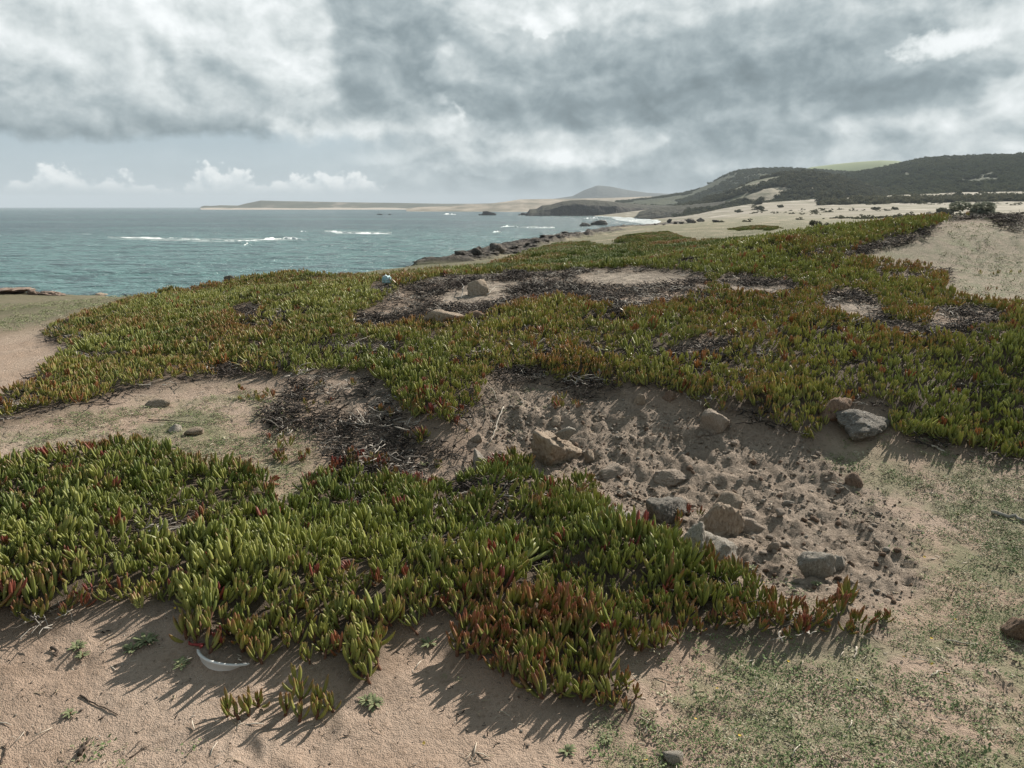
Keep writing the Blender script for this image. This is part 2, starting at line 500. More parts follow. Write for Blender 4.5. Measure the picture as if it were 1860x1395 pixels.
for az, lst in ((-90, ((2, 0), (10, .1), (30, -3), (60, -12), (1000, -14))), (-140, ((2, 0), (10, .2), (60, -3), (200, -10), (1000, -14))),
                (90, ((2, .05), (10, 1.3), (60, 3), (300, 10), (1000, 30))), (140, ((2, 0), (10, .8), (60, 2.5), (300, 10), (1000, 30))),
                (180, ((2, 0), (10, .4), (60, 1), (300, 5), (1000, 15))), (-179, ((2, 0), (10, .4), (60, 1), (300, 5), (1000, 15))),
                (60, ((1, 0), (3, .15), (6, .8), (11, 1.45), (40, 1.6), (200, 3), (450, 7), (1000, 28)))):
    for r, z in lst:
        CP.append((R(az), math.log(r), z))
CP = np.array(CP)
_d = np.hypot(CP[:, None, 0] - CP[None, :, 0], CP[:, None, 1] - CP[None, :, 1])
_w = np.linalg.solve(_d - 1e-3 * np.eye(len(CP)), CP[:, 2] - 0.0)

AZ = np.radians(np.concatenate([np.arange(-180, -54, 4.0), np.arange(-54, 54, 0.17), np.arange(54, 181, 4.0)]))
AZ[-1] = math.pi
LR = np.concatenate([np.linspace(math.log(0.5), math.log(1.3), 12)[:-1], np.arange(math.log(1.3), math.log(14), 0.0068),
                     np.arange(math.log(14), math.log(1000), 0.019)])
NA, NR = len(AZ), len(LR)
gA, gL = np.meshgrid(AZ, LR, indexing='ij')
gr = np.exp(gL)
gx, gy = gr * np.sin(gA), gr * np.cos(gA)


def rbf(a, l):
    out = np.zeros(a.shape)
    for (ca_, cl_, _), w in zip(CP, _w):
        out += w * np.hypot(a - ca_, l - cl_)
    return out


def blur(a, n, it=2):
    for _ in range(it):
        for ax in (0, 1):
            k = 2 * n + 1
            p = np.concatenate([np.repeat(np.take(a, [0], ax), n + 1, ax), a, np.repeat(np.take(a, [-1], ax), n, ax)], ax)
            cs = np.cumsum(p, ax)
            a = (np.take(cs, range(k, cs.shape[ax]), ax) - np.take(cs, range(0, cs.shape[ax] - k), ax)) / k
    return a


gz = blur(rbf(gA, gL), 5, 2)
gpx, gpy = project(gx, gy, gz)
front = (gy > 0.2)
jit = np.clip(30.0 / gr, 0.6, 9)
jx = fbm(gx * 5, gy * 5, seed=3) * jit * 2.2
jy = fbm(gx * 5, gy * 5, seed=8) * jit * 1.2
near = gr < 14.5


def grid_mask(polys, lo=0.0, hi=14.5, j=1.0):
    return (any_poly(gpx + jx * j, gpy + jy * j, polys) & front & (gr < hi) & (gr >= lo)).astype(float)


m_hole = grid_mask(HOLES)
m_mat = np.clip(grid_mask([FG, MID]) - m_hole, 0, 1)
m_farmat = np.clip(grid_mask(FARMAT, 10.5, 110, .6) - grid_mask(FARHOLE, 10.5, 110, .4), 0, 1)
m_lit = grid_mask(LITTER)
m_hol = grid_mask([HOLLOW])
m_weed = grid_mask(WEED)
m_pale = grid_mask(PALE)
m_sandr = grid_mask([SANDR])
b_mat = blur(m_mat, 4, 2)
b_hol = blur(m_hol, 4, 2)
b_lit = blur(m_lit, 3, 2)
b_weed = blur(m_weed, 6, 2)
inner = blur(m_mat, 9, 2)

fine = np.clip((16 - gr) / 8, 0, 1)
rel = 0.010 * fbm(gx * 2.2, gy * 2.2, seed=21) + 0.006 * fbm(gx * 7, gy * 7, seed=22) + 0.0035 * fbm(gx * 22, gy * 22, seed=24, octv=2)
rid = 1 - np.abs(fbm(gx * 3.1, gy * 3.1, seed=31, octv=5, gain=.58))
rel += b_hol * (0.055 * (rid - 0.78) + 0.035 * fbm(gx * 9, gy * 9, seed=33, octv=3, gain=.7) + 0.012 * fbm(gx * 21, gy * 21, seed=34, octv=2, gain=.7))
rel += b_lit * 0.02 * fbm(gx * 9, gy * 9, seed=41)
rel += b_mat * np.clip((8.5 - gr) / 3, .12, 1) * (np.where(gr > 4.2, .025, .05) + np.where(gr > 4.2, .045, .075) * fbm(gx * 2.3, gy * 2.3, seed=51, octv=3))
dr = np.random.default_rng(303)
for i in range(70):
    a0_, r0_ = dr.uniform(-.7, .7), dr.uniform(1.3, 3.0)
    cx_, cy_ = r0_ * math.sin(a0_), r0_ * math.cos(a0_)
    th = dr.uniform(0, 3.14); ca_, sa_ = math.cos(th), math.sin(th)
    L_, W_ = dr.uniform(.05, .14), dr.uniform(.025, .05)
    sel = (np.abs(gx - cx_) < .4) & (np.abs(gy - cy_) < .4)
    ux = (gx[sel] - cx_) * ca_ + (gy[sel] - cy_) * sa_; uy = -(gx[sel] - cx_) * sa_ + (gy[sel] - cy_) * ca_
    q_ = (ux / L_) ** 2 + (uy / W_) ** 2
    rel[sel] += (-.012 * np.exp(-q_) + .006 * np.exp(-(np.sqrt(q_) - 1.5) ** 2 * 4)) * dr.uniform(.4, 1.0) * (1 - np.clip(b_mat[sel] * 2, 0, 1))
gz = gz + rel * fine
mid = np.clip((gr - 10) / 10, 0, 1) * np.clip((500 - gr) / 300, 0, 1)
gz = gz + mid * (0.12 * fbm(gx * .35, gy * .35, seed=61) * np.clip(gr / 25, 0, 1) + 0.05 * fbm(gx * 1.3, gy * 1.3, seed=62)) * np.clip((gz + 9.5) / 5, 0, 1)
gz = gz + blur(m_farmat, 2, 1) * np.clip(gr / 40, 0, 1) * (0.04 + 0.14 * fbm(gx * .6, gy * .6, seed=64))
SEA_Z = -8.5


def _idx(a, arr):
    i = np.clip(np.searchsorted(arr, a, side='right') - 1, 0, len(arr) - 2)
    return i, np.clip((a - arr[i]) / (arr[i + 1] - arr[i]), 0, 1)


def sample(field, x, y):
    x = np.asarray(x, float); y = np.asarray(y, float)
    i, fa = _idx(np.arctan2(x, y), AZ)
    j, fr = _idx(np.log(np.maximum(np.hypot(x, y), .5)), LR)
    return (field[i, j] * (1 - fa) + field[i + 1, j] * fa) * (1 - fr) + (field[i, j + 1] * (1 - fa) + field[i + 1, j + 1] * fa) * fr


def hit(px, py, r0=0.9, r1=950.0):
    d = ray(px, py); h = math.hypot(d[0], d[1])
    t = np.exp(np.linspace(math.log(r0), math.log(r1), 4000)) / h
    X, Y, Z = d[0] * t, d[1] * t, CAMZ + d[2] * t
    g_ = sample(gz, X, Y)
    k = np.argmax(Z <= np.maximum(g_, SEA_Z))
    if Z[k] > max(g_[k], SEA_Z):
        k = len(t) - 1
    return Vector((X[k], Y[k], max(float(g_[k]), SEA_Z))), float(t[k] * np.linalg.norm(d))


# ------------------------------------------------------------------ object helpers
def tag(o, label=None, cat=None, group=None, kind=None):
    if label: o['label'] = label
    if cat: o['category'] = cat
    if group: o['group'] = group
    if kind: o['kind'] = kind
    return o


def mesh_obj(name, me, parent=None, mat=None):
    o = bpy.data.objects.new(name, me)
    COL.objects.link(o)
    if parent: o.parent = parent
    if mat and not me.materials: me.materials.append(mat)
    return o


def grid_mesh(name, X, Y, Z, mat, wrap=False, flip=False):
    na, nr = X.shape
    co = np.stack([X, Y, Z], -1).reshape(-1, 3).astype(np.float32)
    i, j = np.meshgrid(np.arange(na - 1), np.arange(nr - 1), indexing='ij')
    a = (i * nr + j).ravel()
    q = np.stack([a, a + 1, a + nr + 1, a + nr], -1)
    if not flip: q = q[:, ::-1]
    me = bpy.data.meshes.new(name)
    me.vertices.add(len(co)); me.vertices.foreach_set('co', co.ravel())
    me.loops.add(q.size); me.loops.foreach_set('vertex_index', q.ravel().astype(np.int32))
    me.polygons.add(len(q)); me.polygons.foreach_set('loop_start', np.arange(0, q.size, 4, dtype=np.int32))
    me.polygons.foreach_set('use_smooth', np.ones(len(q), bool))
    me.update(calc_edges=True)
    me.materials.append(mat)
    return me


def add_attr(me, name, vals, typ='FLOAT', dom='POINT'):
    at = me.attributes.new(name, typ, dom)
    v = np.ascontiguousarray(vals, np.float32 if typ != 'INT' else np.int32)
    at.data.foreach_set('vector' if typ == 'FLOAT_VECTOR' else 'value', v.ravel())


def new_mat(name):
    m = bpy.data.materials.new(name)
    m.use_nodes = True
    nt = m.node_tree
    nt.nodes.clear()
    g = G(nt)
    out = g.node('ShaderNodeOutputMaterial')
    b = g.node('ShaderNodeBsdfPrincipled')
    g.link(b.outputs[0], out.inputs[0])
    return m, g, b, out


def geo_pos(g):
    n = g.node('ShaderNodeNewGeometry')
    return S(g, n.outputs['Position'])


# ------------------------------------------------------------------ materials of the setting
def ground_material():
    m, g, b, out = new_mat('ground')
    p = geo_pos(g)
    mat_, lit, weed, hol, far, pale, sandr = (g.attr(n) for n in ('mat', 'litter', 'weed', 'hollow', 'far', 'pale', 'slope'))
    n1 = g.noise(p, 1.3, 5, .55)
    n2 = g.noise(p, 9.0, 5, .6)
    n3 = g.noise(p, 60.0, 4, .65)
    n4 = g.noise(p, 240.0, 2, .6)
    sand = g.mix(g.smooth(n1, .35, .65), (0.43, 0.315, 0.238), (0.485, 0.375, 0.295))
    sand = g.mix(g.smooth(n2, .52, .72) * 0.5, sand, (0.275, 0.195, 0.14))
    sand = g.mix(g.smooth(n3, .54, .66) * 0.5, sand, (0.24, 0.17, 0.12))
    sand = g.mix(g.smooth(n3, .40, .28) * 0.35, sand, (0.52, 0.41, 0.31))
    sand = g.mix(g.smooth(n4, .64, .72) * 0.6, sand, (0.55, 0.48, 0.42))
    soil = g.mix(g.smooth(n2, .35, .65), (0.345, 0.272, 0.212), (0.465, 0.375, 0.298))
    soil = g.mix(g.smooth(n3, .50, .64) * .6, soil, (0.20, 0.155, 0.12))
    col = g.mix(hol, sand, soil)
    col = g.mix(pale, col, (0.45, 0.38, 0.31))
    slope = g.mix(g.smooth(n2, .35, .62), (0.36, 0.295, 0.225), (0.26, 0.235, 0.165))
    slope = g.mix(g.smooth(g.noise(p, 4.0, 6, .65), .5, .66) * .75, slope, (0.24, 0.245, 0.15))
    col = g.mix(sandr, col, slope)
    # low creeping weeds stain the sand between their leaves
    wn = g.noise(p, 3.2, 5, .6)
    wf = weed * g.smooth(wn, .44, .60)
    wcol = g.mix(n3, (0.15, 0.185, 0.085), (0.255, 0.262, 0.155))
    col = g.mix(wf * .65, col, wcol)
    lcol = g.mix(g.smooth(n3, .42, .62), (0.075, 0.062, 0.052), (0.24, 0.205, 0.165))
    col = g.mix(lit * g.smooth(n2, .38, .60) * .7, col, lcol)
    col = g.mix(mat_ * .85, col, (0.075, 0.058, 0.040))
    # farther land: dry turf, mats of green, pale blown sand
    ff = g.noise(p, .16, 6, .6)
    f2 = g.noise(p, .9, 5, .6)
    turf = g.mix(g.smooth(f2, .35, .65), (0.200, 0.180, 0.118), (0.140, 0.140, 0.080))
    turf = g.mix(g.smooth(ff, .52, .66) * .8, turf, (0.40, 0.325, 0.24))
    col = g.mix(far, col, turf)
    fm = g.attr('farmat')
    gm = g.mix(g.smooth(f2, .38, .62), (0.085, 0.105, 0.028), (0.17, 0.125, 0.045))
    gm = g.mix(g.smooth(n1, .3, .7), gm, (0.11, 0.14, 0.035))
    col = g.mix(fm, col, gm)
    ds = g.attr('dune')
    dn = g.noise(p, .05, 6, .6)
    dune = g.mix(g.smooth(dn, .40, .60), (0.33, 0.29, 0.245), (0.27, 0.235, 0.195))
    dune = g.mix(g.smooth(g.noise(p, .14, 6, .65), .47, .58) * .8, dune, (0.27, 0.245, 0.175))
    dune = g.mix(g.smooth(g.noise(p, .5, 4, .65), .55, .65) * .75, dune, (0.16, 0.155, 0.09))
    dune = g.mix(g.smooth(g.noise(p, .021, 5, .6), .52, .60) * .55, dune, (0.20, 0.18, 0.125))
    dx, dy, dz_ = g.sep(p)
    dune = g.mix(g.smooth(g.noise(g.vec(dx * .05, dy * .010, 0.0), 1.0, 5, .62), .46, .58) * .8, dune, (0.17, 0.155, 0.105))
    dune = g.mix(g.smooth(g.noise(g.vec(dx * .10, dy * .016, 4.0), 1.0, 5, .65), .56, .64) * .7, dune, (0.50, 0.45, 0.385))
    col = g.mix(ds, col, dune)
    rk = g.attr('rocky')
    rn = g.noise(p, 1.3, 8, .7)
    rock = g.mix(g.smooth(rn, .40, .62), (0.045, 0.040, 0.037), (0.23, 0.20, 0.172))
    col = g.mix(rk, col, rock)
    g.link(col.s, b.inputs['Base Color'])
    b.inputs['Roughness'].default_value = 0.92
    b.inputs['Specular IOR Level'].default_value = 0.2
    h = n3 * 1.0 + n4 * .45 + n2 * 1.3
    bp = g.bump(h, .9, .02)
    bp = g.bump(g.noise(p, 26.0, 6, .7) * hol, 1.0, .03, bp)
    bp = g.bump(rn * rk, 1.0, 1.2, bp)
    g.link(bp.s, b.inputs['Normal'])
    return m


# ------------------------------------------------------------------ ground
far = np.clip((gr - 13.5) / 3.0, 0, 1)
# terrace on the left is turf nearer by
tl = (in_poly(gpx, gpy, [(-600, 520), (340, 515), (340, 540), (230, 550), (150, 575), (60, 600), (0, 604), (-600, 640)]) & front & (gr < 40) & (gr > 6)).astype(float)
far = np.maximum(far, blur(tl, 8, 2) * 0.9)
dune = np.clip((gr - 320) / 60, 0, 1) * np.clip((gz + 8.6) / 1.5, 0, 1) * (gA > R(3))
dune = np.maximum(dune, np.clip((gr - 190) / 60, 0, 1) * np.clip((gA - R(19)) / R(5), 0, 1))
rocky = np.clip((gr - 24) / 6, 0, 1) * np.clip((-gz - 0.9 - .012 * gr + 0.55 * fbm(gx * .12, gy * .12, seed=71)) / 0.5, 0, 1) * (gA < R(14)) * (gr < 420)
rocky = np.maximum(rocky, np.clip((-gz - 1.3) / .8, 0, 1) * (gr > 16) * (gA < R(-6)) * (gr < 80))
ROCKY = [(735, 494), (770, 474), (850, 452), (910, 440), (1000, 418), (1060, 404), (1110, 398), (1170, 402), (1150, 413), (1090, 421), (1020, 439), (960, 453), (900, 467), (830, 480), (770, 492)]
jr = fbm(gx * .15, gy * .15, seed=74, octv=4)
rocky = np.maximum(rocky, (in_poly(gpx + jr * 14, gpy + jr * 7, ROCKY) & front & (gr > 20) & (gr < 420)).astype(float))
dune = blur(dune, 3)
rocky_b = blur(rocky, 1, 1)
gz = gz + blur(rocky, 1, 1) * np.clip(gr / 60, .25, 1.6) * (0.55 * (1 - np.abs(fbm(gx * .45, gy * .45, seed=72, octv=5, gain=.6)) * 2.0)) * (gz > SEA_Z - 1.5)

M_ground = ground_material()
me = grid_mesh('ground', gx, gy, gz, M_ground)
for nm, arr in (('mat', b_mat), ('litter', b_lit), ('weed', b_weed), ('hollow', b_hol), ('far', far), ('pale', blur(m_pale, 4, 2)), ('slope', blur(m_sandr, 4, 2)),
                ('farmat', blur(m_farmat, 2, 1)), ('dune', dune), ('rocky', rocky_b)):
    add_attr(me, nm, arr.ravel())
bm = bmesh.new(); bm.from_mesh(me); bm.verts.ensure_lookup_table()
ring = [bm.verts[i * NR] for i in range(NA)]
cv = bm.verts.new((0, 0, 0.0))
for i in range(NA - 1):
    f = bm.faces.new((ring[i + 1], ring[i], cv)); f.smooth = True
bm.to_mesh(me); bm.free()
ground = mesh_obj('ground', me)
tag(ground, 'sandy coastal ground with bare soil, weeds and low mounds', 'ground', kind='structure')


# ------------------------------------------------------------------ sea
def sea_material():
    m, g, b, out = new_mat('sea_water')
    p = geo_pos(g)
    px_, py_, pz_ = g.sep(p)
    dist = g.m('SQRT', px_ * px_ + py_ * py_)
    st = g.vec(px_ * .6, py_, 0.0)
    big = g.noise(g.vec(px_ * .004, py_ * .011, 0.0), 1.0, 4, .55)
    deep = g.smooth(dist + (big - .5) * 260.0, 230.0, 420.0)
    shal = g.smooth(dist + (big - .5) * 500.0, 1900.0, 1200.0)
    col = g.mix(deep, (0.105, 0.225, 0.218), (0.055, 0.110, 0.125))
    col = g.mix(g.smooth(big, .50, .62) * .7, col, (0.11, 0.245, 0.225))
    col = g.mix(1.0 - shal, col, (0.05, 0.12, 0.125))
    right = g.smooth(px_ / (dist + 1.0), -.02, .07)
    col = g.mix(right * .6, col, (0.12, 0.18, 0.175))
    wv = g.noise(st, .22, 4, .6, .4)
    w2 = g.noise(st, .9, 4, .6, .4)
    w3 = g.noise(st, .05, 4, .6, .3)
    col = g.mix(g.smooth(wv, .47, .62) * .75, col, (0.022, 0.055, 0.066))
    col = g.mix(g.smooth(w2, .52, .66) * .4, col, (0.10, 0.20, 0.20))
    cap = g.noise(g.vec(px_ * .045, py_ * .16, 3.0), 1.0, 6, .62)
    cap2 = g.noise(g.vec(px_ * .004, py_ * .006, 5.0), 1.0, 3, .5)
    foam = g.smooth(cap + (cap2 - .5) * .22, .695, .735) * .8
    shore = g.attr('foam')
    fn = g.noise(g.vec(px_ * .10, py_ * .25, 1.0), 1.0, 6, .65)
    foam2 = g.smooth(shore + (fn - .5) * 1.1, .55, .8)
    foam = g.m('MAXIMUM', foam, foam2)
    col = g.mix(foam, col, (0.72, 0.76, 0.76))
    g.link(col.s, b.inputs['Base Color'])
    rgh = foam * .5 + .22
    g.link(rgh.s, b.inputs['Roughness'])
    b.inputs['IOR'].default_value = 1.33
    b.inputs['Specular IOR Level'].default_value = 0.4
    bp = g.bump(wv * 1.3 + w2 * .6 + w3 * 1.6, 1.0, 2.6)
    g.link(bp.s, b.inputs['Normal'])
    return m


sA = np.radians(np.concatenate([np.arange(-180, -50, 5.0), np.arange(-50, 40, 0.22), np.arange(40, 181, 5.0)]))
sA[-1] = math.pi
sL = np.concatenate([np.arange(math.log(28), math.log(1500), .012), np.linspace(math.log(1500), math.log(9000), 40)])
a_, l_ = np.meshgrid(sA, sL, indexing='ij')
r_ = np.exp(l_)
sx, sy = r_ * np.sin(a_), r_ * np.cos(a_)
amp = np.clip((1700 - r_) / 900, 0, 1)
sz = SEA_Z + amp * (0.30 * fbm(sx * .035, sy * .075, seed=81, octv=4, gain=.6) + 0.10 * fbm(sx * .2, sy * .4, seed=83, octv=3))
gdep = sample(gz, sx, sy)
foam = np.clip(1 - (SEA_Z - gdep - 0.2) / 3.2, 0, 1) * (r_ < 950) * (r_ > 40)
spx, spy = project(sx, sy, sz)
surf = (in_poly(spx, spy, [(1100, 390.5), (1180, 392.5), (1260, 400), (1290, 407), (1180, 407), (1120, 400)]) & (sy > 300)).astype(float)
surf2 = (in_poly(spx, spy, [(880, 379.5), (990, 380), (985, 384.5), (900, 384.5)]) & (sy > 300)).astype(float)
surf5 = (in_poly(spx, spy, [(990, 390), (1100, 389), (1200, 393), (1290, 402), (1290, 409), (1150, 409), (1060, 403), (980, 396)]) & (sy > 300)).astype(float) * .5
surf4 = (any_poly(spx, spy, [[(190, 429), (380, 433), (560, 433), (562, 437), (380, 440), (190, 434)], [(585, 418), (712, 421), (712, 426), (590, 424)], [(940, 410), (1010, 412), (1010, 415), (945, 415)]]) & (sy > 100)).astype(float) * .62
surf3 = (in_poly(spx, spy, [(440, 376.5), (960, 378), (960, 380), (700, 381), (440, 378.5)]) & (sy > 300)).astype(float) * .55
foam = np.maximum.reduce([foam * .8, surf * .72, surf2 * .9, surf3, surf4, surf5])
M_sea = sea_material()
me = grid_mesh('sea', sx, sy, sz, M_sea)
add_attr(me, 'foam', foam.ravel())
sea = mesh_obj('sea', me)
tag(sea, 'choppy teal sea reaching to the horizon', 'sea', kind='structure')


# ------------------------------------------------------------------ far land
def simple_mat(name, stops, scale, rough=.9, bump=0.0, bscale=1.0, bdist=1.0, stretch=(1, 1, 1), extra=None):
    m, g, b, out = new_mat(name)
    p = geo_pos(g)
    x, y, z = g.sep(p)
    pv = g.vec(x * stretch[0], y * stretch[1], z * stretch[2])
    n = g.noise(pv, scale, 6, .6)
    r = g.node('ShaderNodeValToRGB')
    g.put(r.inputs[0], n)
    els = r.color_ramp.elements
    while len(els) < len(stops): els.new(.5)
    for e, (pos, c) in zip(els, stops):
        e.position = pos; e.color = tuple(c) + (1,)
    col = S(g, r.outputs[0])
    if extra: col = extra(g, p, col)
    g.link(col.s, b.inputs['Base Color'])
    b.inputs['Roughness'].default_value = rough
    b.inputs['Specular IOR Level'].default_value = .15
    if bump:
        bp = g.bump(g.noise(p, bscale, 6, .65), bump, bdist)
        g.link(bp.s, b.inputs['Normal'])
    return m


def ridge(name, pts, r_front, r_ridge, r_back, base, mat, label, cat, amp=1.0, nsc=.02, power=1.0, seed=0, step=.06, nf=46, nb=14, kind='structure', cliff=0.0):
    """a solid hill: its crest runs through the given skyline, its foot lies nearer, its back falls away behind"""
    pts = np.array(pts, float)
    az, el = azel(pts[:, 0], pts[:, 1])
    A = np.radians(np.arange(math.degrees(az[0]), math.degrees(az[-1]) + step, step))
    t = (A - A[0]) / (A[-1] - A[0])
    def cur(v):
        v = np.atleast_1d(np.asarray(v, float))
        return np.interp(t, np.linspace(0, 1, len(v)), v)
    rf, rr, rb = cur(r_front), cur(r_ridge), cur(r_back)
    e = np.interp(A, az, el)
    zr = CAMZ + rr * np.tan(e)
    bz = cur(base)
    s1 = np.linspace(0, 1, nf); s2 = np.linspace(0, 1, nb)[1:]
    rad, zz = [], []
    for s in s1:
        rad.append(rf + (rr - rf) * s)
        k = s ** power
        k = k * k * (3 - 2 * k) * (1 - cliff) + cliff * np.clip(s * 4.5, 0, 1) ** .7 * (.8 + .2 * s)
        zz.append(bz + (zr - bz) * k)
    for s in s2:
        rad.append(rr + (rb - rr) * s)
        zz.append(bz + (zr - bz) * (1 - s * s * (3 - 2 * s)))
    rad = np.array(rad).T; zz = np.array(zz).T
    AA = A[:, None] + 0 * rad
    X, Y = rad * np.sin(AA), rad * np.cos(AA)
    env = np.clip((zz - bz[:, None]) / (np.abs(zr - bz)[:, None] + .1), 0, 1)
    edge = np.sin(np.clip(env, 0, 1) * math.pi) * .9 + .1
    n = fbm(X * nsc, Y * nsc, seed=seed, octv=6, gain=.55)
    zz = zz + amp * n * edge
    me = grid_mesh(name, X, Y, zz, mat)
    o = mesh_obj(name, me)
    tag(o, label, cat, kind=kind)
    return o, X, Y, zz


M_mount = simple_mat('mountain_scrub', [(.35, (.028, .036, .03)), (.65, (.055, .06, .05))], .004, bump=.5, bscale=.02, bdist=20)
def beach_extra(g, p, col):
    x, y, z = g.sep(p)
    n = g.noise(g.vec(x * .004, y * .004, 0.0), 1.0, 4, .6)
    n2 = g.noise(g.vec(x * .02, y * .02, z * .1), 1.0, 4, .6)
    col = g.mix(g.smooth(n2, .50, .60) * .75, col, (.065, .068, .042))
    return g.mix(g.smooth(z + (n - .5) * 16.0, -2.5, -4.5) * .9, col, (.50, .43, .355))


M_coast = simple_mat('far_coast', [(.32, (.06, .065, .04)), (.55, (.11, .105, .07)), (.68, (.30, .25, .20))], .010, stretch=(1, .35, 3), extra=beach_extra)
M_fdune = simple_mat('far_dunes', [(.30, (.11, .105, .07)), (.50, (.29, .245, .19)), (.66, (.43, .37, .30))], .016, stretch=(1, .4, 2.5), bump=.4, bscale=.05, bdist=4, extra=lambda g, p, c: g.mix(g.smooth(g.noise(p, .012, 5, .65), .52, .62) * .7, c, (.10, .098, .062)))


def cliff_extra(g, p, col):
    n = g.node('ShaderNodeNewGeometry')
    nx, ny, nz = g.sep(S(g, n.outputs['Normal']))
    up = g.smooth(nz + (g.noise(p, .06, 4, .6) - .5) * .5, .82, 1.0) * .8
    return g.mix(up, col, g.mix(g.noise(p, .05, 5, .6), (.036, .040, .025), (.07, .068, .045)))


M_cliff = simple_mat('dark_cliff', [(.32, (.016, .016, .016)), (.55, (.042, .038, .033)), (.74, (.10, .085, .07))], .07, bump=.9, bscale=.12, bdist=5, stretch=(1, 1, .35), extra=cliff_extra)
M_wood = simple_mat('wooded_slope', [(.30, (.030, .042, .022)), (.6, (.060, .070, .036)), (.8, (.12, .115, .065))], .02, bump=.8, bscale=.12, bdist=5)


def scrub_extra(g, p, col):
    n = g.noise(p, .022, 6, .6)
    col = g.mix(g.smooth(n, .52, .62) * .85, col, (.085, .095, .05))
    return g.mix(g.smooth(g.noise(p, .035, 5, .6), .66, .72), col, (.46, .385, .30))


M_scrub = simple_mat('scrub_slope', [(.3, (.17, .155, .115)), (.7, (.30, .265, .20))], .012, bump=.6, bscale=.07, bdist=4, extra=scrub_extra)


def field_extra(g, p, col):
    n = g.noise(p, .004, 4, .5)
    return g.mix(g.smooth(n, .50, .56), col, (.20, .25, .11))


M_field = simple_mat('green_field', [(.3, (.15, .20, .08)), (.7, (.21, .245, .115))], .006, extra=field_extra)

ridge('mountain', [(1000, 362), (1040, 356), (1062, 345), (1085, 337), (1110, 339), (1140, 345), (1175, 350), (1215, 352), (1260, 354), (1340, 356), (1500, 364)], 3500, 3950, 4800, -10, M_mount,
      'hazy blue conical mountain on the far skyline', 'mountain', amp=4, nsc=.006, seed=3, step=.05)
ridge('far_coast', [(364, 375.6), (372, 373.6), (384, 374), (400, 372.8), (432, 373.4), (447, 369.5), (474, 364.2), (520, 365.5), (560, 366), (640, 367.5), (720, 368.5), (800, 370), (860, 370), (900, 369), (990, 366), (1080, 366)],
      [2600, 2500, 2300], [3000, 2900, 2700], [3900], -9.5, M_coast, 'low far headland with a pale beach at the sea horizon', 'headland', amp=1.2, nsc=.006, seed=4, step=.04)
ridge('far_dunes', [(738, 378.6), (760, 376), (800, 375), (845, 372), (885, 370.5), (920, 366), (945, 362), (1000, 361.5), (1060, 360.5), (1120, 359), (1180, 357), (1260, 356), (1330, 354)],
      [1500, 1450, 1350, 1300, 1200], [1900], [2500], -9.5, M_fdune, 'sandy dunes along the far bay', 'dunes', amp=2.0, nsc=.01, seed=6, step=.04)
ridge('headland', [(953, 392.5), (958, 386), (962, 380), (975, 379), (985, 373), (1000, 372), (1022, 365.5), (1040, 363.5), (1062, 362.5), (1085, 364), (1110, 366), (1140, 369), (1180, 372), (1230, 374), (1290, 377)],
      [830, 840, 850, 900, 900], [875, 885, 900, 960, 980], [1050, 1200, 1250], -9.3, M_cliff, 'dark rocky headland jutting into the bay beside the beach', 'headland', amp=3.0, nsc=.045, seed=7, step=.03, cliff=.75)
ridge('sea_cliff', [(1160, 385), (1185, 378), (1215, 375), (1260, 371), (1300, 367), (1340, 363), (1400, 360)], [640, 600, 560], [700, 680, 640], [900], -7.5, M_cliff,
      'dark scrubby cliff behind the sandy beach', 'cliff', amp=2.5, nsc=.04, seed=8, step=.03, cliff=.6)
hE = ridge('hill', [(1120, 366), (1180, 361), (1240, 352), (1262, 346), (1290, 334), (1318, 319), (1340, 311), (1380, 307.5), (1430, 307), (1500, 311), (1600, 318), (1700, 330)],
           [1000, 850, 800], [1350, 1400], [2100], [-6, 0, 6], M_wood, 'grey green wooded hill with a rounded summit', 'hill', amp=4, nsc=.009, seed=9, step=.05)
hG = ridge('field_hill', [(1400, 330), (1440, 312), (1475, 303.5), (1520, 298), (1560, 294), (1600, 291.5), (1630, 292.5), (1660, 297), (1720, 306), (1800, 320)], 1450, 1700, 2200, 14, M_field,
           'bright green farmed hilltop behind the wooded slopes', 'hill', amp=2, nsc=.004, seed=10, step=.05)
hF = ridge('scrub_hill', [(1230, 378), (1270, 368), (1310, 355), (1340, 341), (1365, 331), (1400, 322), (1440, 316), (1480, 317), (1520, 325), (1560, 337), (1600, 350), (1640, 361)],
           [500, 500, 500, 520], [760, 780, 760], [1000], [-12, -8, -4, -4], M_scrub, 'sandy hillside dotted with dark scrub bushes', 'hill', amp=5, nsc=.016, seed=12, step=.05)
hH = ridge('wooded_hill', [(1440, 345), (1480, 332), (1520, 322), (1560, 316), (1600, 309), (1640, 300), (1685, 291.5), (1720, 289), (1760, 288), (1800, 286), (1860, 284), (1950, 283), (2100, 280), (2300, 284), (2600, 300)],
           [620, 560, 520, 520], [1200, 1150, 1050], [1700], [0, 0, 0, 0], M_wood, 'long dark wooded hill rising on the right', 'hill', amp=7, nsc=.008, seed=13, step=.05, power=.9)

# ------------------------------------------------------------------ scattering
PROTO = {}


def proto_collection(key, objs):
    c = bpy.data.collections.new(key + '_source')
    for o in objs: c.objects.link(o)
    PROTO[key] = c
    return c


def proto_obj(name, me):
    return bpy.data.objects.new(name, me)


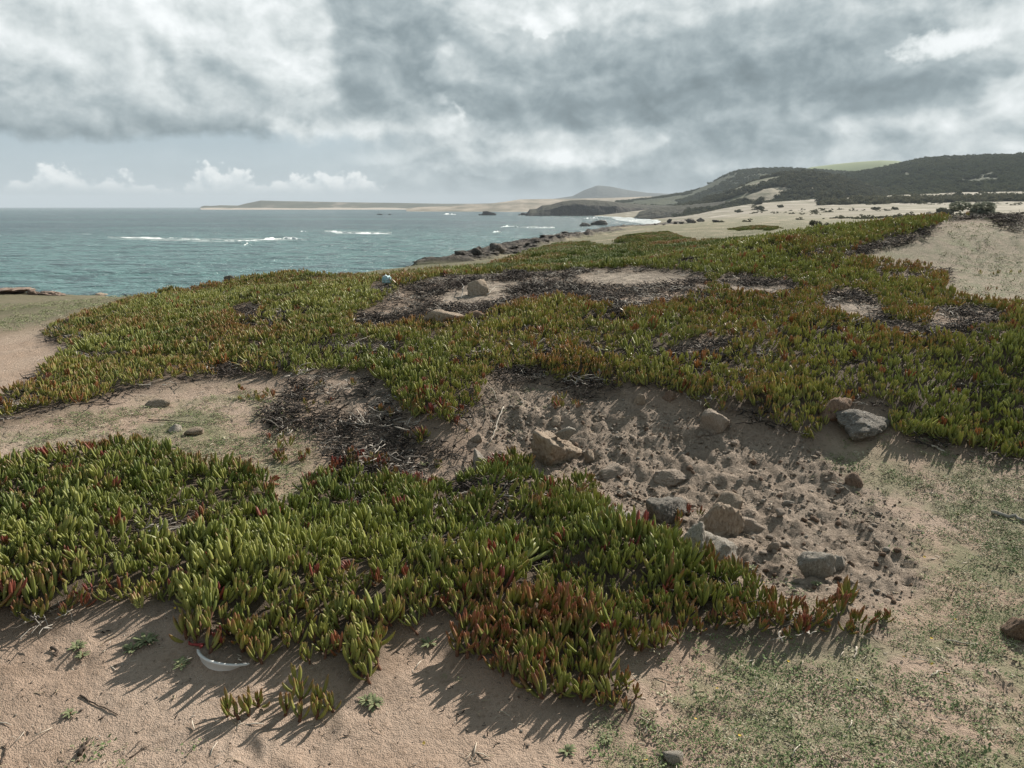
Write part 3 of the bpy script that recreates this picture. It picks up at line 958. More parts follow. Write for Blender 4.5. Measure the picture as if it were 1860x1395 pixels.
def make_scatter_tree(coll):
    nt = bpy.data.node_groups.new('scatter_' + coll.name, 'GeometryNodeTree')
    nt.interface.new_socket('Geometry', in_out='INPUT', socket_type='NodeSocketGeometry')
    nt.interface.new_socket('Geometry', in_out='OUTPUT', socket_type='NodeSocketGeometry')
    N = nt.nodes.new
    gi, go = N('NodeGroupInput'), N('NodeGroupOutput')
    ip = N('GeometryNodeInstanceOnPoints')
    ci = N('GeometryNodeCollectionInfo')
    ci.inputs['Collection'].default_value = coll
    ci.inputs['Separate Children'].default_value = True
    ci.inputs['Reset Children'].default_value = True
    def na(name, typ):
        n = N('GeometryNodeInputNamedAttribute'); n.data_type = typ
        n.inputs['Name'].default_value = name
        return n.outputs['Attribute']
    er = N('FunctionNodeEulerToRotation')
    L = nt.links.new
    L(na('rot', 'FLOAT_VECTOR'), er.inputs[0])
    L(gi.outputs[0], ip.inputs['Points'])
    L(ci.outputs[0], ip.inputs['Instance'])
    ip.inputs['Pick Instance'].default_value = True
    L(na('idx', 'INT'), ip.inputs['Instance Index'])
    L(er.outputs[0], ip.inputs['Rotation'])
    L(na('scl', 'FLOAT_VECTOR'), ip.inputs['Scale'])
    L(ip.outputs[0], go.inputs[0])
    return nt


TREES = {}


def scatter(name, key, P, rot, scl, idx, tint, label, cat, tint2=None):
    P = np.asarray(P, np.float32)
    me = bpy.data.meshes.new(name)
    me.vertices.add(len(P)); me.vertices.foreach_set('co', P.ravel())
    scl = np.asarray(scl, np.float32)
    if scl.ndim == 1: scl = np.repeat(scl[:, None], 3, 1)
    add_attr(me, 'rot', rot, 'FLOAT_VECTOR'); add_attr(me, 'scl', scl, 'FLOAT_VECTOR')
    add_attr(me, 'idx', idx, 'INT'); add_attr(me, 'tint', tint)
    add_attr(me, 'tint2', rng.random(len(P)) if tint2 is None else tint2)
    o = mesh_obj(name, me)
    if key not in TREES: TREES[key] = make_scatter_tree(PROTO[key])
    md = o.modifiers.new('scatter', 'NODES'); md.node_group = TREES[key]
    return tag(o, label, cat, kind='stuff')


def from_py(name, V, Fc, mat, smooth=True):
    me = bpy.data.meshes.new(name)
    me.from_pydata([tuple(v) for v in V], [], [tuple(f) for f in Fc])
    if smooth: me.polygons.foreach_set('use_smooth', np.ones(len(Fc), bool))
    me.update()
    if mat: me.materials.append(mat)
    return me


def ico(sub):
    bm = bmesh.new()
    bmesh.ops.create_icosphere(bm, subdivisions=sub, radius=1)
    V = np.array([v.co[:] for v in bm.verts]); Fc = [[v.index for v in f.verts] for f in bm.faces]
    bm.free()
    return V / np.linalg.norm(V, axis=1)[:, None], Fc


ICO = {k: ico(k) for k in (1, 2, 3, 4, 5)}


# --- trees and scrub of the hills
def leaf_mat(name, c1, c2, trans=.25, rough=.6):
    m, g, b, out = new_mat(name)
    t = g.attr('tint', 'INSTANCER')
    oi = g.node('ShaderNodeObjectInfo')
    n = g.noise(geo_pos(g), .8, 3, .6)
    col = g.mix((t * .6 + n * .5).clamp(), c1, c2)
    g.link(col.s, b.inputs['Base Color'])
    b.inputs['Roughness'].default_value = rough
    b.inputs['Specular IOR Level'].default_value = .05
    tr = g.node('ShaderNodeBsdfTranslucent'); g.link(col.s, tr.inputs[0])
    mx = g.node('ShaderNodeMixShader'); mx.inputs[0].default_value = trans
    g.link(b.outputs[0], mx.inputs[1]); g.link(tr.outputs[0], mx.inputs[2]); g.link(mx.outputs[0], out.inputs[0])
    return m


M_tree = leaf_mat('tree_foliage', (.050, .068, .036), (.125, .130, .070), .3, 1.0)
M_bush = leaf_mat('bush_foliage', (.055, .064, .042), (.15, .145, .095), .3, 1.0)


def crown_mesh(name, seed, mat, n=420, flat=.8, leaf=.13):
    r = np.random.default_rng(seed)
    V, Fc = [], []
    nl = 9
    lob = r.normal(size=(nl, 3)) * np.array([.42, .42, .25]); lob[:, 2] += .32
    rad = r.uniform(.28, .5, nl)
    for i in range(n):
        k = r.integers(nl)
        d = r.normal(size=3); d /= np.linalg.norm(d)
        c = lob[k] + d * rad[k] * r.uniform(.75, 1.05) * np.array([1, 1, flat])
        if c[2] < 0: c[2] *= -.3
        u = np.cross(d, r.normal(size=3)); u /= np.linalg.norm(u); w = np.cross(d, u) + d * r.normal() * .6
        s = leaf * r.uniform(.6, 1.3)
        b0 = len(V)
        V += [c + u * s, c + w * s * .8, c - u * s, c - w * s * .8]
        Fc += [(b0, b0 + 1, b0 + 2), (b0, b0 + 2, b0 + 3)]
    return from_py(name, V, Fc, mat, False)


proto_collection('tree', [proto_obj('tree_clump_%d' % i, crown_mesh('tree_clump', 100 + i, M_tree)) for i in range(5)])
proto_collection('scrub', [proto_obj('scrub_clump_%d' % i, crown_mesh('scrub_clump', 130 + i, M_bush, flat=.7)) for i in range(5)])


def on_ridge(h, n, sel, seed, front_only=.93):
    _, X, Y, Z = h
    r = np.random.default_rng(seed)
    na, nr = X.shape
    i = r.random(n) * (na - 1); j = r.random(n) ** .8 * (46 * front_only + 4)
    i0, j0 = i.astype(int), np.minimum(j.astype(int), nr - 2)
    fi, fj = i - i0, j - j0
    def bl(Q): return (Q[i0, j0] * (1 - fi) + Q[i0 + 1, j0] * fi) * (1 - fj) + (Q[i0, j0 + 1] * (1 - fi) + Q[i0 + 1, j0 + 1] * fi) * fj
    P = np.stack([bl(X), bl(Y), bl(Z)], -1)
    return P[sel(P, j / 46.0)]


def put_trees(name, key, P, smin, smax, label, cat, tint, seed):
    r = np.random.default_rng(seed)
    n = len(P)
    s = r.uniform(smin, smax, n)
    scatter(name, key, P - np.array([0, 0, .2]), np.stack([np.zeros(n), np.zeros(n), r.uniform(0, 6.28, n)], -1),
            np.stack([s, s, s * r.uniform(.6, 1.0, n)], -1), r.integers(0, 5, n), np.clip(tint + r.normal(size=n) * .2, 0, 1), label, cat)


P = on_ridge(hH, 15000, lambda P, s: (fbm(P[:, 0] * .012, P[:, 1] * .012, seed=5) > -.32), 1)
px_, py_ = project(P[:, 0], P[:, 1], P[:, 2])
low = np.clip((py_ - 318) / 40, 0, 1)
put_trees('hill_trees', 'tree', P, 2.2, 4.4, 'dense dark trees covering the long right hand hill', 'trees', .15 + low * .75 + .6 * fbm(P[:, 0] * .006, P[:, 1] * .006, seed=19), 2)
P = on_ridge(hE, 7000, lambda P, s: (fbm(P[:, 0] * .01, P[:, 1] * .01, seed=15) > -.15), 3)
put_trees('hill_scrub', 'tree', P, 1.8, 3.6, 'grey green scrub covering the rounded hill', 'scrub', .45, 4)
P = on_ridge(hF, 4200, lambda P, s: (fbm(P[:, 0] * .014, P[:, 1] * .014, seed=25) + (s - .5) * .9 > .02), 5)
put_trees('hillside_scrub', 'scrub', P, 1.8, 4.5, 'dark scrub bushes clustered on the sandy hillside', 'scrub', .25, 6)
# a fringe of pale scrub along the foot of the wooded hill
n = 900
r_ = np.random.default_rng(77)
qx = r_.uniform(1480, 2250, n)
az_ = np.arctan((qx - 930) / F0)
rr_ = r_.uniform(455, 545, n)
P = np.stack([rr_ * np.sin(az_), rr_ * np.cos(az_), np.zeros(n)], -1)
P[:, 2] = sample(gz, P[:, 0], P[:, 1])
put_trees('scrub_fringe', 'scrub', P, 2.0, 4.2, 'grey scrub fringe between the sand flat and the wooded hill', 'scrub', .8, 8)

n = 2600
qx = r_.uniform(1290, 2200, n); az_ = np.arctan((qx - 930) / F0); rr_ = np.exp(r_.uniform(math.log(150), math.log(470), n))
P = np.stack([rr_ * np.sin(az_), rr_ * np.cos(az_), np.zeros(n)], -1)
P[:, 2] = sample(gz, P[:, 0], P[:, 1])
P = P[(fbm(P[:, 0] * .03, P[:, 1] * .012, seed=33, octv=4) > .10)]
put_trees('dune_tussocks', 'scrub', P, .35, 1.1, 'low tussocks speckling the sand flat below the hills', 'scrub', .7, 9)

# ------------------------------------------------------------------ ice plant
def ice_leaf_mat():
    m, g, b, out = new_mat('ice_plant_leaf')
    tip, edge = g.attr('tip'), g.attr('edge')
    t, t2, hue = (g.attr(n, 'INSTANCER') for n in ('tint', 'tint2', 'hue'))
    tc = g.node('ShaderNodeTexCoord')
    n = g.noise(S(g, tc.outputs['Object']), 60.0, 3, .6)
    green = g.mix(t2, (0.185, 0.235, 0.062), (0.42, 0.43, 0.135))
    green = g.mix(g.smooth(tip, .35, 0.0) * .45, green, (0.34, 0.33, 0.12))
    red = g.mix(hue, (0.310, 0.090, 0.075), (0.42, 0.225, 0.085))
    f = g.smooth(tip + (n - .5) * .35 + t * 1.05 + edge * .16, 1.12, 1.85) * .85
    f = f + g.smooth(t, .80, 1.0) * .75
    col = g.mix(f.clamp(), green, red)
    g.link(col.s, b.inputs['Base Color'])
    b.inputs['Roughness'].default_value = .42
    b.inputs['Specular IOR Level'].default_value = .42
    tr = g.node('ShaderNodeBsdfTranslucent'); g.link(col.s, tr.inputs[0])
    mx = g.node('ShaderNodeMixShader'); mx.inputs[0].default_value = .42
    g.link(b.outputs[0], mx.inputs[1]); g.link(tr.outputs[0], mx.inputs[2]); g.link(mx.outputs[0], out.inputs[0])
    return m


M_leaf = ice_leaf_mat()
M_stem = simple_mat('ice_plant_stem', [(.35, (.10, .05, .035)), (.65, (.20, .11, .07))], 90)


def leaf_geo(seed, bend, L=.07, Wd=.0130):
    """one fleshy three-edged leaf, base at the origin; it leaves at bend[0] from the vertical (towards +X) and ends at bend[1]"""
    r = np.random.default_rng(seed)
    ts = np.array([0, .18, .42, .68, .88, 1.0]); wp = np.array([.62, .86, 1.0, .93, .60, .06])
    a = np.radians(bend[0] + (bend[1] - bend[0]) * np.clip(ts * 1.15, 0, 1) ** .8)
    c = np.zeros((len(ts), 3)); tw = r.normal() * .06
    for k in range(1, len(ts)):
        am = (a[k] + a[k - 1]) / 2; dl = (ts[k] - ts[k - 1]) * L
        c[k] = c[k - 1] + np.array([math.sin(am), tw, math.cos(am)]) * dl
    V, Fc, tip, edge = [], [], [], []
    sec = ((-.62, .0, 1), (-.42, .86, 1), (.30, .62, .2), (.95, 0, 1), (.30, -.62, .2), (-.42, -.86, 1))  # x: outwards keel, y: sides
    sec = ((-.40, .90, 1), (.34, .60, .15), (1.0, 0, 1), (.34, -.60, .15), (-.40, -.90, 1))
    ns = len(sec)
    for k in range(len(ts)):
        nx = np.array([math.cos(a[k]), 0, -math.sin(a[k])])
        w = Wd * wp[k] * .5 * (1 + r.normal() * .03)
        for sx_, sy_, e in sec:
            V.append(c[k] + nx * sx_ * w + np.array([0, 1, 0]) * sy_ * w); tip.append(ts[k]); edge.append(e)
    for k in range(len(ts) - 1):
        for i in range(ns):
            j = (i + 1) % ns
            Fc.append((k * ns + i, k * ns + j, (k + 1) * ns + j, (k + 1) * ns + i))
    Fc.append(tuple(range((len(ts) - 1) * ns, len(ts) * ns)))
    return np.array(V), Fc, tip, edge


BENDS = [(9, 1), (24, 2), (42, 8), (64, 26)]
LEAF = []
for k, bd in enumerate(BENDS):
    for v in range(3):
        rr = np.random.default_rng(50 + k * 3 + v)
        LEAF.append(leaf_geo(400 + k * 3 + v, (bd[0] + rr.normal() * 4, bd[1] + rr.normal() * 5), .071 * rr.uniform(.75, 1.18), .0132 * rr.uniform(.85, 1.2)))


def leaf_mesh(k):
    V, Fc, tip, edge = LEAF[k]
    me = from_py('ice_plant_leaf', V, Fc, M_leaf)
    add_attr(me, 'tip', tip); add_attr(me, 'edge', edge)
    return me


LEAF_ME = [leaf_mesh(k) for k in range(len(LEAF))]


def shoot_config(seed, outer=True):
    r = np.random.default_rng(seed)
    cfg = []
    a0 = r.uniform(0, 6.28)
    for k in range(4):
        if k == 3 and not outer: continue
        if k == 3 and r.random() < .25: continue
        for side in (0, 1):
            if k >= 2 and r.random() < .12: continue
            rot = a0 + side * math.pi + (k % 2) * math.pi / 2 + r.normal() * .25
            z = .034 - .011 * k + r.normal() * .003
            tilt = r.normal() * .07
            cfg.append((k * 3 + r.integers(3), (0.004 * k * math.cos(rot), .004 * k * math.sin(rot), z), (tilt, r.normal() * .06, rot), r.uniform(.82, 1.12) * (.74, 1, 1, .9)[k]))
    return cfg


SHOOTS = [shoot_config(900 + i, outer=(i % 3 != 0)) for i in range(14)]


def shoot_mesh(cfg, name='ice_plant_shoot'):
    V, Fc, tip, edge = [], [], [], []
    off = 0
    for k, pos, rot, sc in cfg:
        v, f, t, e = LEAF[k]
        Mx = np.array(Euler(rot).to_matrix())
        V.append(v @ Mx.T * sc + np.array(pos)); Fc += [tuple(i + off for i in q) for q in f]
        tip += t; edge += e; off += len(v)
    me = from_py(name, np.concatenate(V), Fc, M_leaf)
    add_attr(me, 'tip', tip); add_attr(me, 'edge', edge)
    return me


proto_collection('shoot', [proto_obj('shoot_%02d' % i, shoot_mesh(c)) for i, c in enumerate(SHOOTS)])
# tufts of several shoots for the mats farther off
tuft_objs = []
for i in range(6):
    r_ = np.random.default_rng(700 + i)
    cfg = []
    for q in range(5):
        ox, oy = r_.uniform(-.07, .07, 2)
        for k, pos, rot, sc in SHOOTS[r_.integers(14)]:
            if k < 9: cfg.append((k, (pos[0] + ox, pos[1] + oy, pos[2] + r_.normal() * .008), rot, sc * 1.1))
    tuft_objs.append(proto_obj('tuft_%d' % i, shoot_mesh(cfg, 'ice_plant_tuft')))
proto_collection('tuft', tuft_objs)


def polar_points(r0, r1, spacing, amax, seed):
    r = np.random.default_rng(seed)
    out = []
    rad = r0
    while rad < r1:
        n = max(1, int(2 * amax * rad / spacing))
        a = (np.arange(n) + r.uniform(-.42, .42, n)) / n * 2 * amax - amax
        rd = rad + r.uniform(-.42, .42, n) * spacing
        out.append(np.stack([rd * np.sin(a), rd * np.cos(a)], -1))
        rad += spacing
    P = np.concatenate(out)
    return P[:, 0], P[:, 1]


def grad_px(x, y, zf):
    px, py = project(x, y, zf)
    j = np.clip(30.0 / np.hypot(x, y), .6, 9)
    return px + fbm(x * 5, y * 5, seed=3) * j * 2.2, py + fbm(x * 5, y * 5, seed=8) * j * 1.2


x, y = polar_points(1.7, 5.2, .043, R(44), 1)
x2, y2 = polar_points(5.2, 13.6, .050, R(42), 2)
x, y = np.concatenate([x, x2]), np.concatenate([y, y2])
z = sample(gz, x, y)
qx, qy = grad_px(x, y, z - sample(b_mat, x, y) * .055)
keep = (in_poly(qx, qy, FG) | in_poly(qx, qy, MID)) & ~any_poly(qx, qy, HOLES)
inn = sample(inner, x, y)
thin = fbm(x * 3.4, y * 3.4, seed=91, octv=3)
rr_ = np.hypot(x, y)
# thin spots where brown litter shows through, more of them on the rise behind the hollow
tongue = (qx > 1180) & (qy > 980)
keep &= ~((thin > .36) & (rng.random(len(x)) < .8) & ~tongue)
keep &= (rng.random(len(x)) < np.where(tongue, .8, .40) + inn * 1.2)
# scattered pioneers outside the mats
pio = [(1015, 742), (1030, 736), (1045, 738), (1005, 735), (1022, 728), (765, 802), (758, 790), (775, 795), (838, 778), (828, 772), (555, 737), (560, 742), (600, 732), (450, 726), (470, 731), (436, 722), (482, 726),
       (460, 722), (512, 812), (520, 835), (505, 828), (535, 836), (548, 838), (640, 846), (660, 850), (690, 852), (705, 862), (625, 842), (1244, 940), (1250, 930), (1240, 948), (790, 852), (800, 848), (445, 705),
       (1690, 545), (1800, 528), (1730, 548), (1815, 498), (1845, 498), (1798, 500), (870, 856), (660, 838), (648, 858), (600, 850), (615, 846), (676, 856), (700, 850), (715, 868), (735, 872), (640, 700), (575, 705), (540, 712), (700, 742), (720, 760), (492, 715), (505, 800), (515, 845)]
pp = []
for (a, b) in pio:
    h_, _ = hit(a, b)
    for q in range(2):
        pp.append((h_.x + rng.normal() * .03, h_.y + rng.normal() * .03))
pp = np.array(pp)
x = np.concatenate([x[keep], pp[:, 0]]); y = np.concatenate([y[keep], pp[:, 1]])
z = sample(gz, x, y)
px_, py_ = project(x, y, z)
n = len(x)
inn = sample(inner, x, y)
rr_ = np.hypot(x, y)
patch = fbm(x * 2.1, y * 2.1, seed=95, octv=3)
midz = np.clip((rr_ - 4.3) / .8, 0, 1)
tint = .18 + .36 * np.clip(1.25 - inn * 1.35, 0, 1) + .28 * np.clip(patch * 2.2, 0, .9) + .09 * midz + .28 * midz * np.clip(fbm(x * .8, y * .8, seed=109, octv=3) * 2, -.6, 1) + rng.normal(size=n) * .13
front_red = np.clip((py_ - 960) / 160, 0, 1) * np.clip((px_ - 250) / 500, .35, 1)
tint += .22 * front_red
tint = np.where(rng.random(n) < .04, .97, np.minimum(tint, .8))
green_dark = np.clip((1000 - px_) / 300, 0, 1) * np.clip((1100 - py_) / 120, 0, 1) * np.clip((py_ - 800) / 60, 0, 1)
tint -= .12 * green_dark
tint[n - len(pp):] = rng.uniform(.45, 1.0, len(pp))
tint = np.clip(tint, 0, 1)
tint2 = np.clip(.48 + .5 * fbm(x * 1.1, y * 1.1, seed=97) + rng.normal(size=n) * .2 - .08 * green_dark + .2 * midz, 0, 1)
hue = np.clip(.15 + .65 * midz + rng.normal(size=n) * .15, 0, 1)
rot = np.stack([rng.normal(size=n) * .20 + .26 * fbm(x * 3, y * 3, seed=105, octv=2), rng.normal(size=n) * .20 + .26 * fbm(x * 3, y * 3, seed=107, octv=2), rng.uniform(0, 6.28, n)], -1)
flop = rng.random(n) < .13
rot[flop, :2] += rng.normal(size=(int(flop.sum()), 2)) * .55
clump = fbm(x * 4.5, y * 4.5, seed=103, octv=2)
scl = np.where(np.arange(n) >= n - len(pp), .78, 1.0) * rng.uniform(.72, 1.2, n) * (1 + .42 * clump) * (1 - .14 * midz) * (.86 + .16 * np.clip(inn * 1.3, 0, 1))
idx = rng.integers(0, 14, n)
z = z + rng.uniform(-.012, .022, n) * np.clip(inn * 1.4, 0, 1)

inframe = (px_ > 0) & (px_ < W0) & (py_ < H0 + 20)
slant = np.sqrt(x * x + y * y + (z - CAMZ) ** 2) + np.where(inframe, 0, 99)
order = np.argsort(slant)
solo = order[:286]
rest = np.ones(n, bool); rest[solo] = False
P = np.stack([x, y, z], -1)


def put_mat(sel, name, label):
    o = scatter(name, 'shoot', P[sel], rot[sel], scl[sel], idx[sel], tint[sel], label, 'ice plant', tint2[sel])
    add_attr(o.data, 'hue', hue[sel])


fgz = (py_ > 800) & (rr_ < 4.6) & in_poly(px_, py_ - 8, [(-900, 800), (2000, 800), (2600, 1500), (-900, 1500)]) & ((px_ < 1180) | (py_ > 930))
put_mat(rest & fgz, 'ice_plant_mat', 'dense foreground mat of green ice plant around the front of the hollow')
put_mat(rest & ~fgz, 'ice_plant_mat', 'olive and orange tipped ice plant mat covering the rise behind the hollow')

ZONES = [(335, 'at the left mat edge'), (470, 'round the white plastic rim'), (600, 'right of the white rim'), (760, 'in the lobe left of centre'), (900, 'where the mat steps back'),
         (1020, 'in the lowest lobe, left half'), (1210, 'in the lowest lobe, right half'), (1400, 'at the root of the right tongue'), (9999, 'near the tip of the right tongue')]


def shoot_label(a, b, t, sc_):
    for lim, where in ZONES:
        if a < lim: break
    colour = 'dark red' if t > .85 else 'red tipped' if t > .58 else 'reddish green' if t > .42 else 'green'
    row = ', lowest row' if b > 1255 else ', low row' if b > 1205 else ', middle row' if b > 1160 else ', back row'
    return '%s%s ice plant shoot %s%s' % ('small ' if sc_ < .8 else 'large ' if sc_ > 1.05 else '', colour, where, row)


def add_shoot(pos, ro, sc, cfg, t, t2, hu, label, group):
    e = bpy.data.objects.new('ice_plant_shoot', None)
    COL.objects.link(e)
    e.empty_display_size = .03
    e.location = pos; e.rotation_euler = ro; e.scale = (sc, sc, sc)
    tag(e, label, 'ice plant', group)
    for k, p_, r_, s_ in cfg:
        o = bpy.data.objects.new('leaf', LEAF_ME[k])
        COL.objects.link(o); o.parent = e
        o.location = p_; o.rotation_euler = r_; o.scale = (s_, s_, s_)
        o['tint'] = float(t); o['tint2'] = float(np.clip(t2 + random.gauss(0, .08), 0, 1)); o['hue'] = float(hu)
    s = bpy.data.objects.new('stem', STEM_ME)
    COL.objects.link(s); s.parent = e
    return e


a = np.linspace(0, 2 * math.pi, 6)[:-1]
sv, sf = [], []
for k, (zz_, rad_) in enumerate(((-.05, .005), (.0, .0055), (.02, .006), (.042, .004))):
    sv += [(rad_ * math.cos(t) + .004 * math.sin(k * 2), rad_ * math.sin(t), zz_) for t in a]
for k in range(3):
    sf += [(k * 5 + i, k * 5 + (i + 1) % 5, k * 5 + 5 + (i + 1) % 5, k * 5 + 5 + i) for i in range(5)]
STEM_ME = from_py('stem', sv, sf, M_stem)

for i in solo:
    add_shoot(P[i], rot[i], scl[i], SHOOTS[idx[i]], tint[i], tint2[i], hue[i], shoot_label(px_[i], py_[i], tint[i], scl[i]), 'ice plant shoots along the front of the mat')
# the two small outliers on the sand, each one plant
for (a, b, lab, offs) in ((432, 1308, 'small isolated ice plant clump on bare sand, left one of two', ((0, 0), (-.035, .015), (.03, .02), (.045, .06))),
                          (545, 1312, 'larger isolated ice plant clump on bare sand, right one of two', ((0, 0), (.05, .01), (-.05, .03), (.09, .04), (-.02, .08), (.04, .07), (-.045, .13)))):
    h_, _ = hit(a, b)
    e = bpy.data.objects.new('ice_plant_clump', None); COL.objects.link(e); e.location = h_; e.empty_display_size = .05
    tag(e, lab, 'ice plant', 'isolated clumps on the sand')
    for q, (ox, oy) in enumerate(offs):
        zo = float(sample(gz, h_.x + ox, h_.y + oy)) - h_.z + .002
        lean = Euler((random.gauss(0, .15), random.gauss(0, .15), random.uniform(0, 6))); sc = random.uniform(.8, 1.02)
        t, t2 = random.uniform(.40, .62), random.uniform(.4, .8)
        for k, p_, r_, s_ in SHOOTS[(q * 5 + 3) % 14]:
            o = bpy.data.objects.new('leaf', LEAF_ME[k]); COL.objects.link(o); o.parent = e
            v = Vector(p_); v.rotate(lean); o.location = v * sc + Vector((ox, oy, zo))
            o.rotation_euler = (lean.to_matrix() @ Euler(r_).to_matrix()).to_euler(); o.scale = (s_ * sc,) * 3
            o['tint'] = t; o['tint2'] = t2; o['hue'] = .1
        o = bpy.data.objects.new('stem', STEM_ME); COL.objects.link(o); o.parent = e
        o.location = (ox, oy, zo); o.rotation_euler = lean

# farther mats
x, y = polar_points(13.4, 60, .16, R(38), 5)
rr_ = np.hypot(x, y)
z = sample(gz, x, y)
fm = sample(m_farmat, x, y)
k = (rng.random(len(x)) < fm * np.clip(1.35 - rr_ / 60, .25, 1))
x, y, z = x[k], y[k], z[k]; n = len(x)
nn = fbm(x * .5, y * .5, seed=99)
o = scatter('ice_plant_mat', 'tuft', np.stack([x, y, z], -1), np.stack([np.zeros(n), np.zeros(n), rng.uniform(0, 6.28, n)], -1), rng.uniform(.95, 1.5, n), rng.integers(0, 6, n),
            np.clip(.38 + .5 * nn + rng.normal(size=n) * .15, 0, .9), 'distant green ice plant mats on the flat towards the rocky shore', 'ice plant', np.clip(.35 + .4 * nn + rng.normal(size=n) * .2, 0, 1))
add_attr(o.data, 'hue', np.clip(.8 + rng.normal(size=n) * .1, 0, 1))
print('shoots', len(P), 'tufts', n)

# ------------------------------------------------------------------ dead stems, weeds, crumbs of soil
def bits_mat(name, c1, c2, c3=None, rough=.85):
    m, g, b, out = new_mat(name)
    t, t2 = g.attr('tint', 'INSTANCER'), g.attr('tint2', 'INSTANCER')
    n = g.noise(geo_pos(g), 70.0, 3, .6)
    col = g.mix(g.smooth(t + (n - .5) * .5, .2, .8), c1, c2)
    if c3: col = g.mix(g.smooth(t2, .78, .92), col, c3)
    g.link(col.s, b.inputs['Base Color'])
    b.inputs['Roughness'].default_value = rough
    b.inputs['Specular IOR Level'].default_value = .2
    return m


def tube(V, Fc, pts, rad, ns=4):
    pts = np.asarray(pts, float)
    b0 = len(V)
    n = len(pts)
    for k in range(n):
        d = pts[min(k + 1, n - 1)] - pts[max(k - 1, 0)]
        d = d / (np.linalg.norm(d) + 1e-9)
        u = np.cross(d, [0.31, .22, .92]); u /= np.linalg.norm(u) + 1e-9
        w = np.cross(d, u)
        rk = rad[k] if np.ndim(rad) else rad
        for i in range(ns):
            a = 2 * math.pi * i / ns
            V.append(pts[k] + (u * math.cos(a) + w * math.sin(a)) * rk)
    for k in range(n - 1):
        for i in range(ns):
            j = (i + 1) % ns
            Fc.append((b0 + k * ns + i, b0 + k * ns + j, b0 + (k + 1) * ns + j, b0 + (k + 1) * ns + i))
    Fc.append(tuple(b0 + i for i in range(ns))[::-1]); Fc.append(tuple(b0 + (n - 1) * ns + i for i in range(ns)))


M_dead = bits_mat('dead_stem', (.026, .022, .020), (.14, .115, .10), (.46, .42, .37))
M_dry = bits_mat('dry_stalk', (.38, .31, .22), (.56, .50, .42))


def tangle(seed, n=11, size=.075):
    r = np.random.default_rng(seed)
    V, Fc = [], []
    for i in range(n):
        a = r.uniform(0, 6.28); L = r.uniform(.4, 1.1) * size
        p = np.array([*r.uniform(-.8, .8, 2) * size, r.uniform(0, .3) * size]); d = np.array([math.cos(a), math.sin(a), r.normal() * .25])
        pts = [p]
        for k in range(4):
            d = d + r.normal(size=3) * .38; d[2] *= .6; d /= np.linalg.norm(d)
            q = pts[-1] + d * L / 3; q[2] = np.clip(q[2], -.004, .5 * size); pts.append(q)
        rad = r.uniform(.0012, .0032)
        tube(V, Fc, pts, np.linspace(rad, rad * .5, 5), 3)
        if r.random() < .5:   # a shrivelled leaf on the stem
            c = pts[2]; e = pts[2] + np.array([r.normal() * .02, r.normal() * .02, r.uniform(.0, .018)])
            tube(V, Fc, [c, (c + e) / 2, e], [.002, .0042, .0008], 3)
    return from_py('dead_stems', V, Fc, M_dead)


proto_collection('tangle', [proto_obj('tangle_%d' % i, tangle(300 + i)) for i in range(8)])

x, y = polar_points(2.6, 13.5, .05, R(42), 21)
z = sample(gz, x, y)
qx, qy = grad_px(x, y, z)
inlit = any_poly(qx, qy, LITTER) & ~any_poly(qx, qy, PALE)
wn = fbm(x * 2.6, y * 2.6, seed=121, octv=3)
inm = sample(m_mat, x, y)
em = sample(b_mat, x, y)
pl = np.where(inlit, np.clip(.64 + wn * 1.5, .10, .95), 0) + np.where((inm > .5) & (em < .75), .16, 0) + np.where((inm > .5) & (fbm(x * 3.4, y * 3.4, seed=91, octv=3) > .38), .5, 0)
k = rng.random(len(x)) < pl
x, y, z = x[k], y[k], z[k]; n = len(x)
scatter('dead_ice_plant_litter', 'tangle', np.stack([x, y, z + .004], -1), np.stack([rng.normal(size=n) * .15, rng.normal(size=n) * .15, rng.uniform(0, 6.28, n)], -1), rng.uniform(.7, 1.5, n),
        rng.integers(0, 8, n), np.clip(rng.normal(size=n) * .3 + .35, 0, 1), 'blackened tangle of dead ice plant stems in the bare patches', 'plant litter')
print('tangles', n)

M_weed = bits_mat('weed_leaf', (.13, .175, .07), (.25, .275, .14), (.40, .37, .26), .8)


def weed(seed, n=16, rad=.022, flat=.45):
    r = np.random.default_rng(seed)
    V, Fc = [], []
    for i in range(n):
        a = r.uniform(0, 6.28); d = r.uniform(.15, 1) * rad
        c = np.array([math.cos(a) * d, math.sin(a) * d, r.uniform(.001, .010)])
        b = r.uniform(0, 6.28); el = r.uniform(.1, 1.0) * flat * 1.6; L = r.uniform(.004, .0085); w = L * .30
        u = np.array([math.cos(b) * math.cos(el), math.sin(b) * math.cos(el), math.sin(el)]); s_ = np.array([-math.sin(b), math.cos(b), 0])
        b0 = len(V)
        V += [c, c + u * L * .5 + s_ * w, c + u * L + np.array([0, 0, .0008]), c + u * L * .5 - s_ * w]
        Fc += [(b0, b0 + 1, b0 + 2, b0 + 3)]
    return from_py('creeping_weed', V, Fc, M_weed, False)


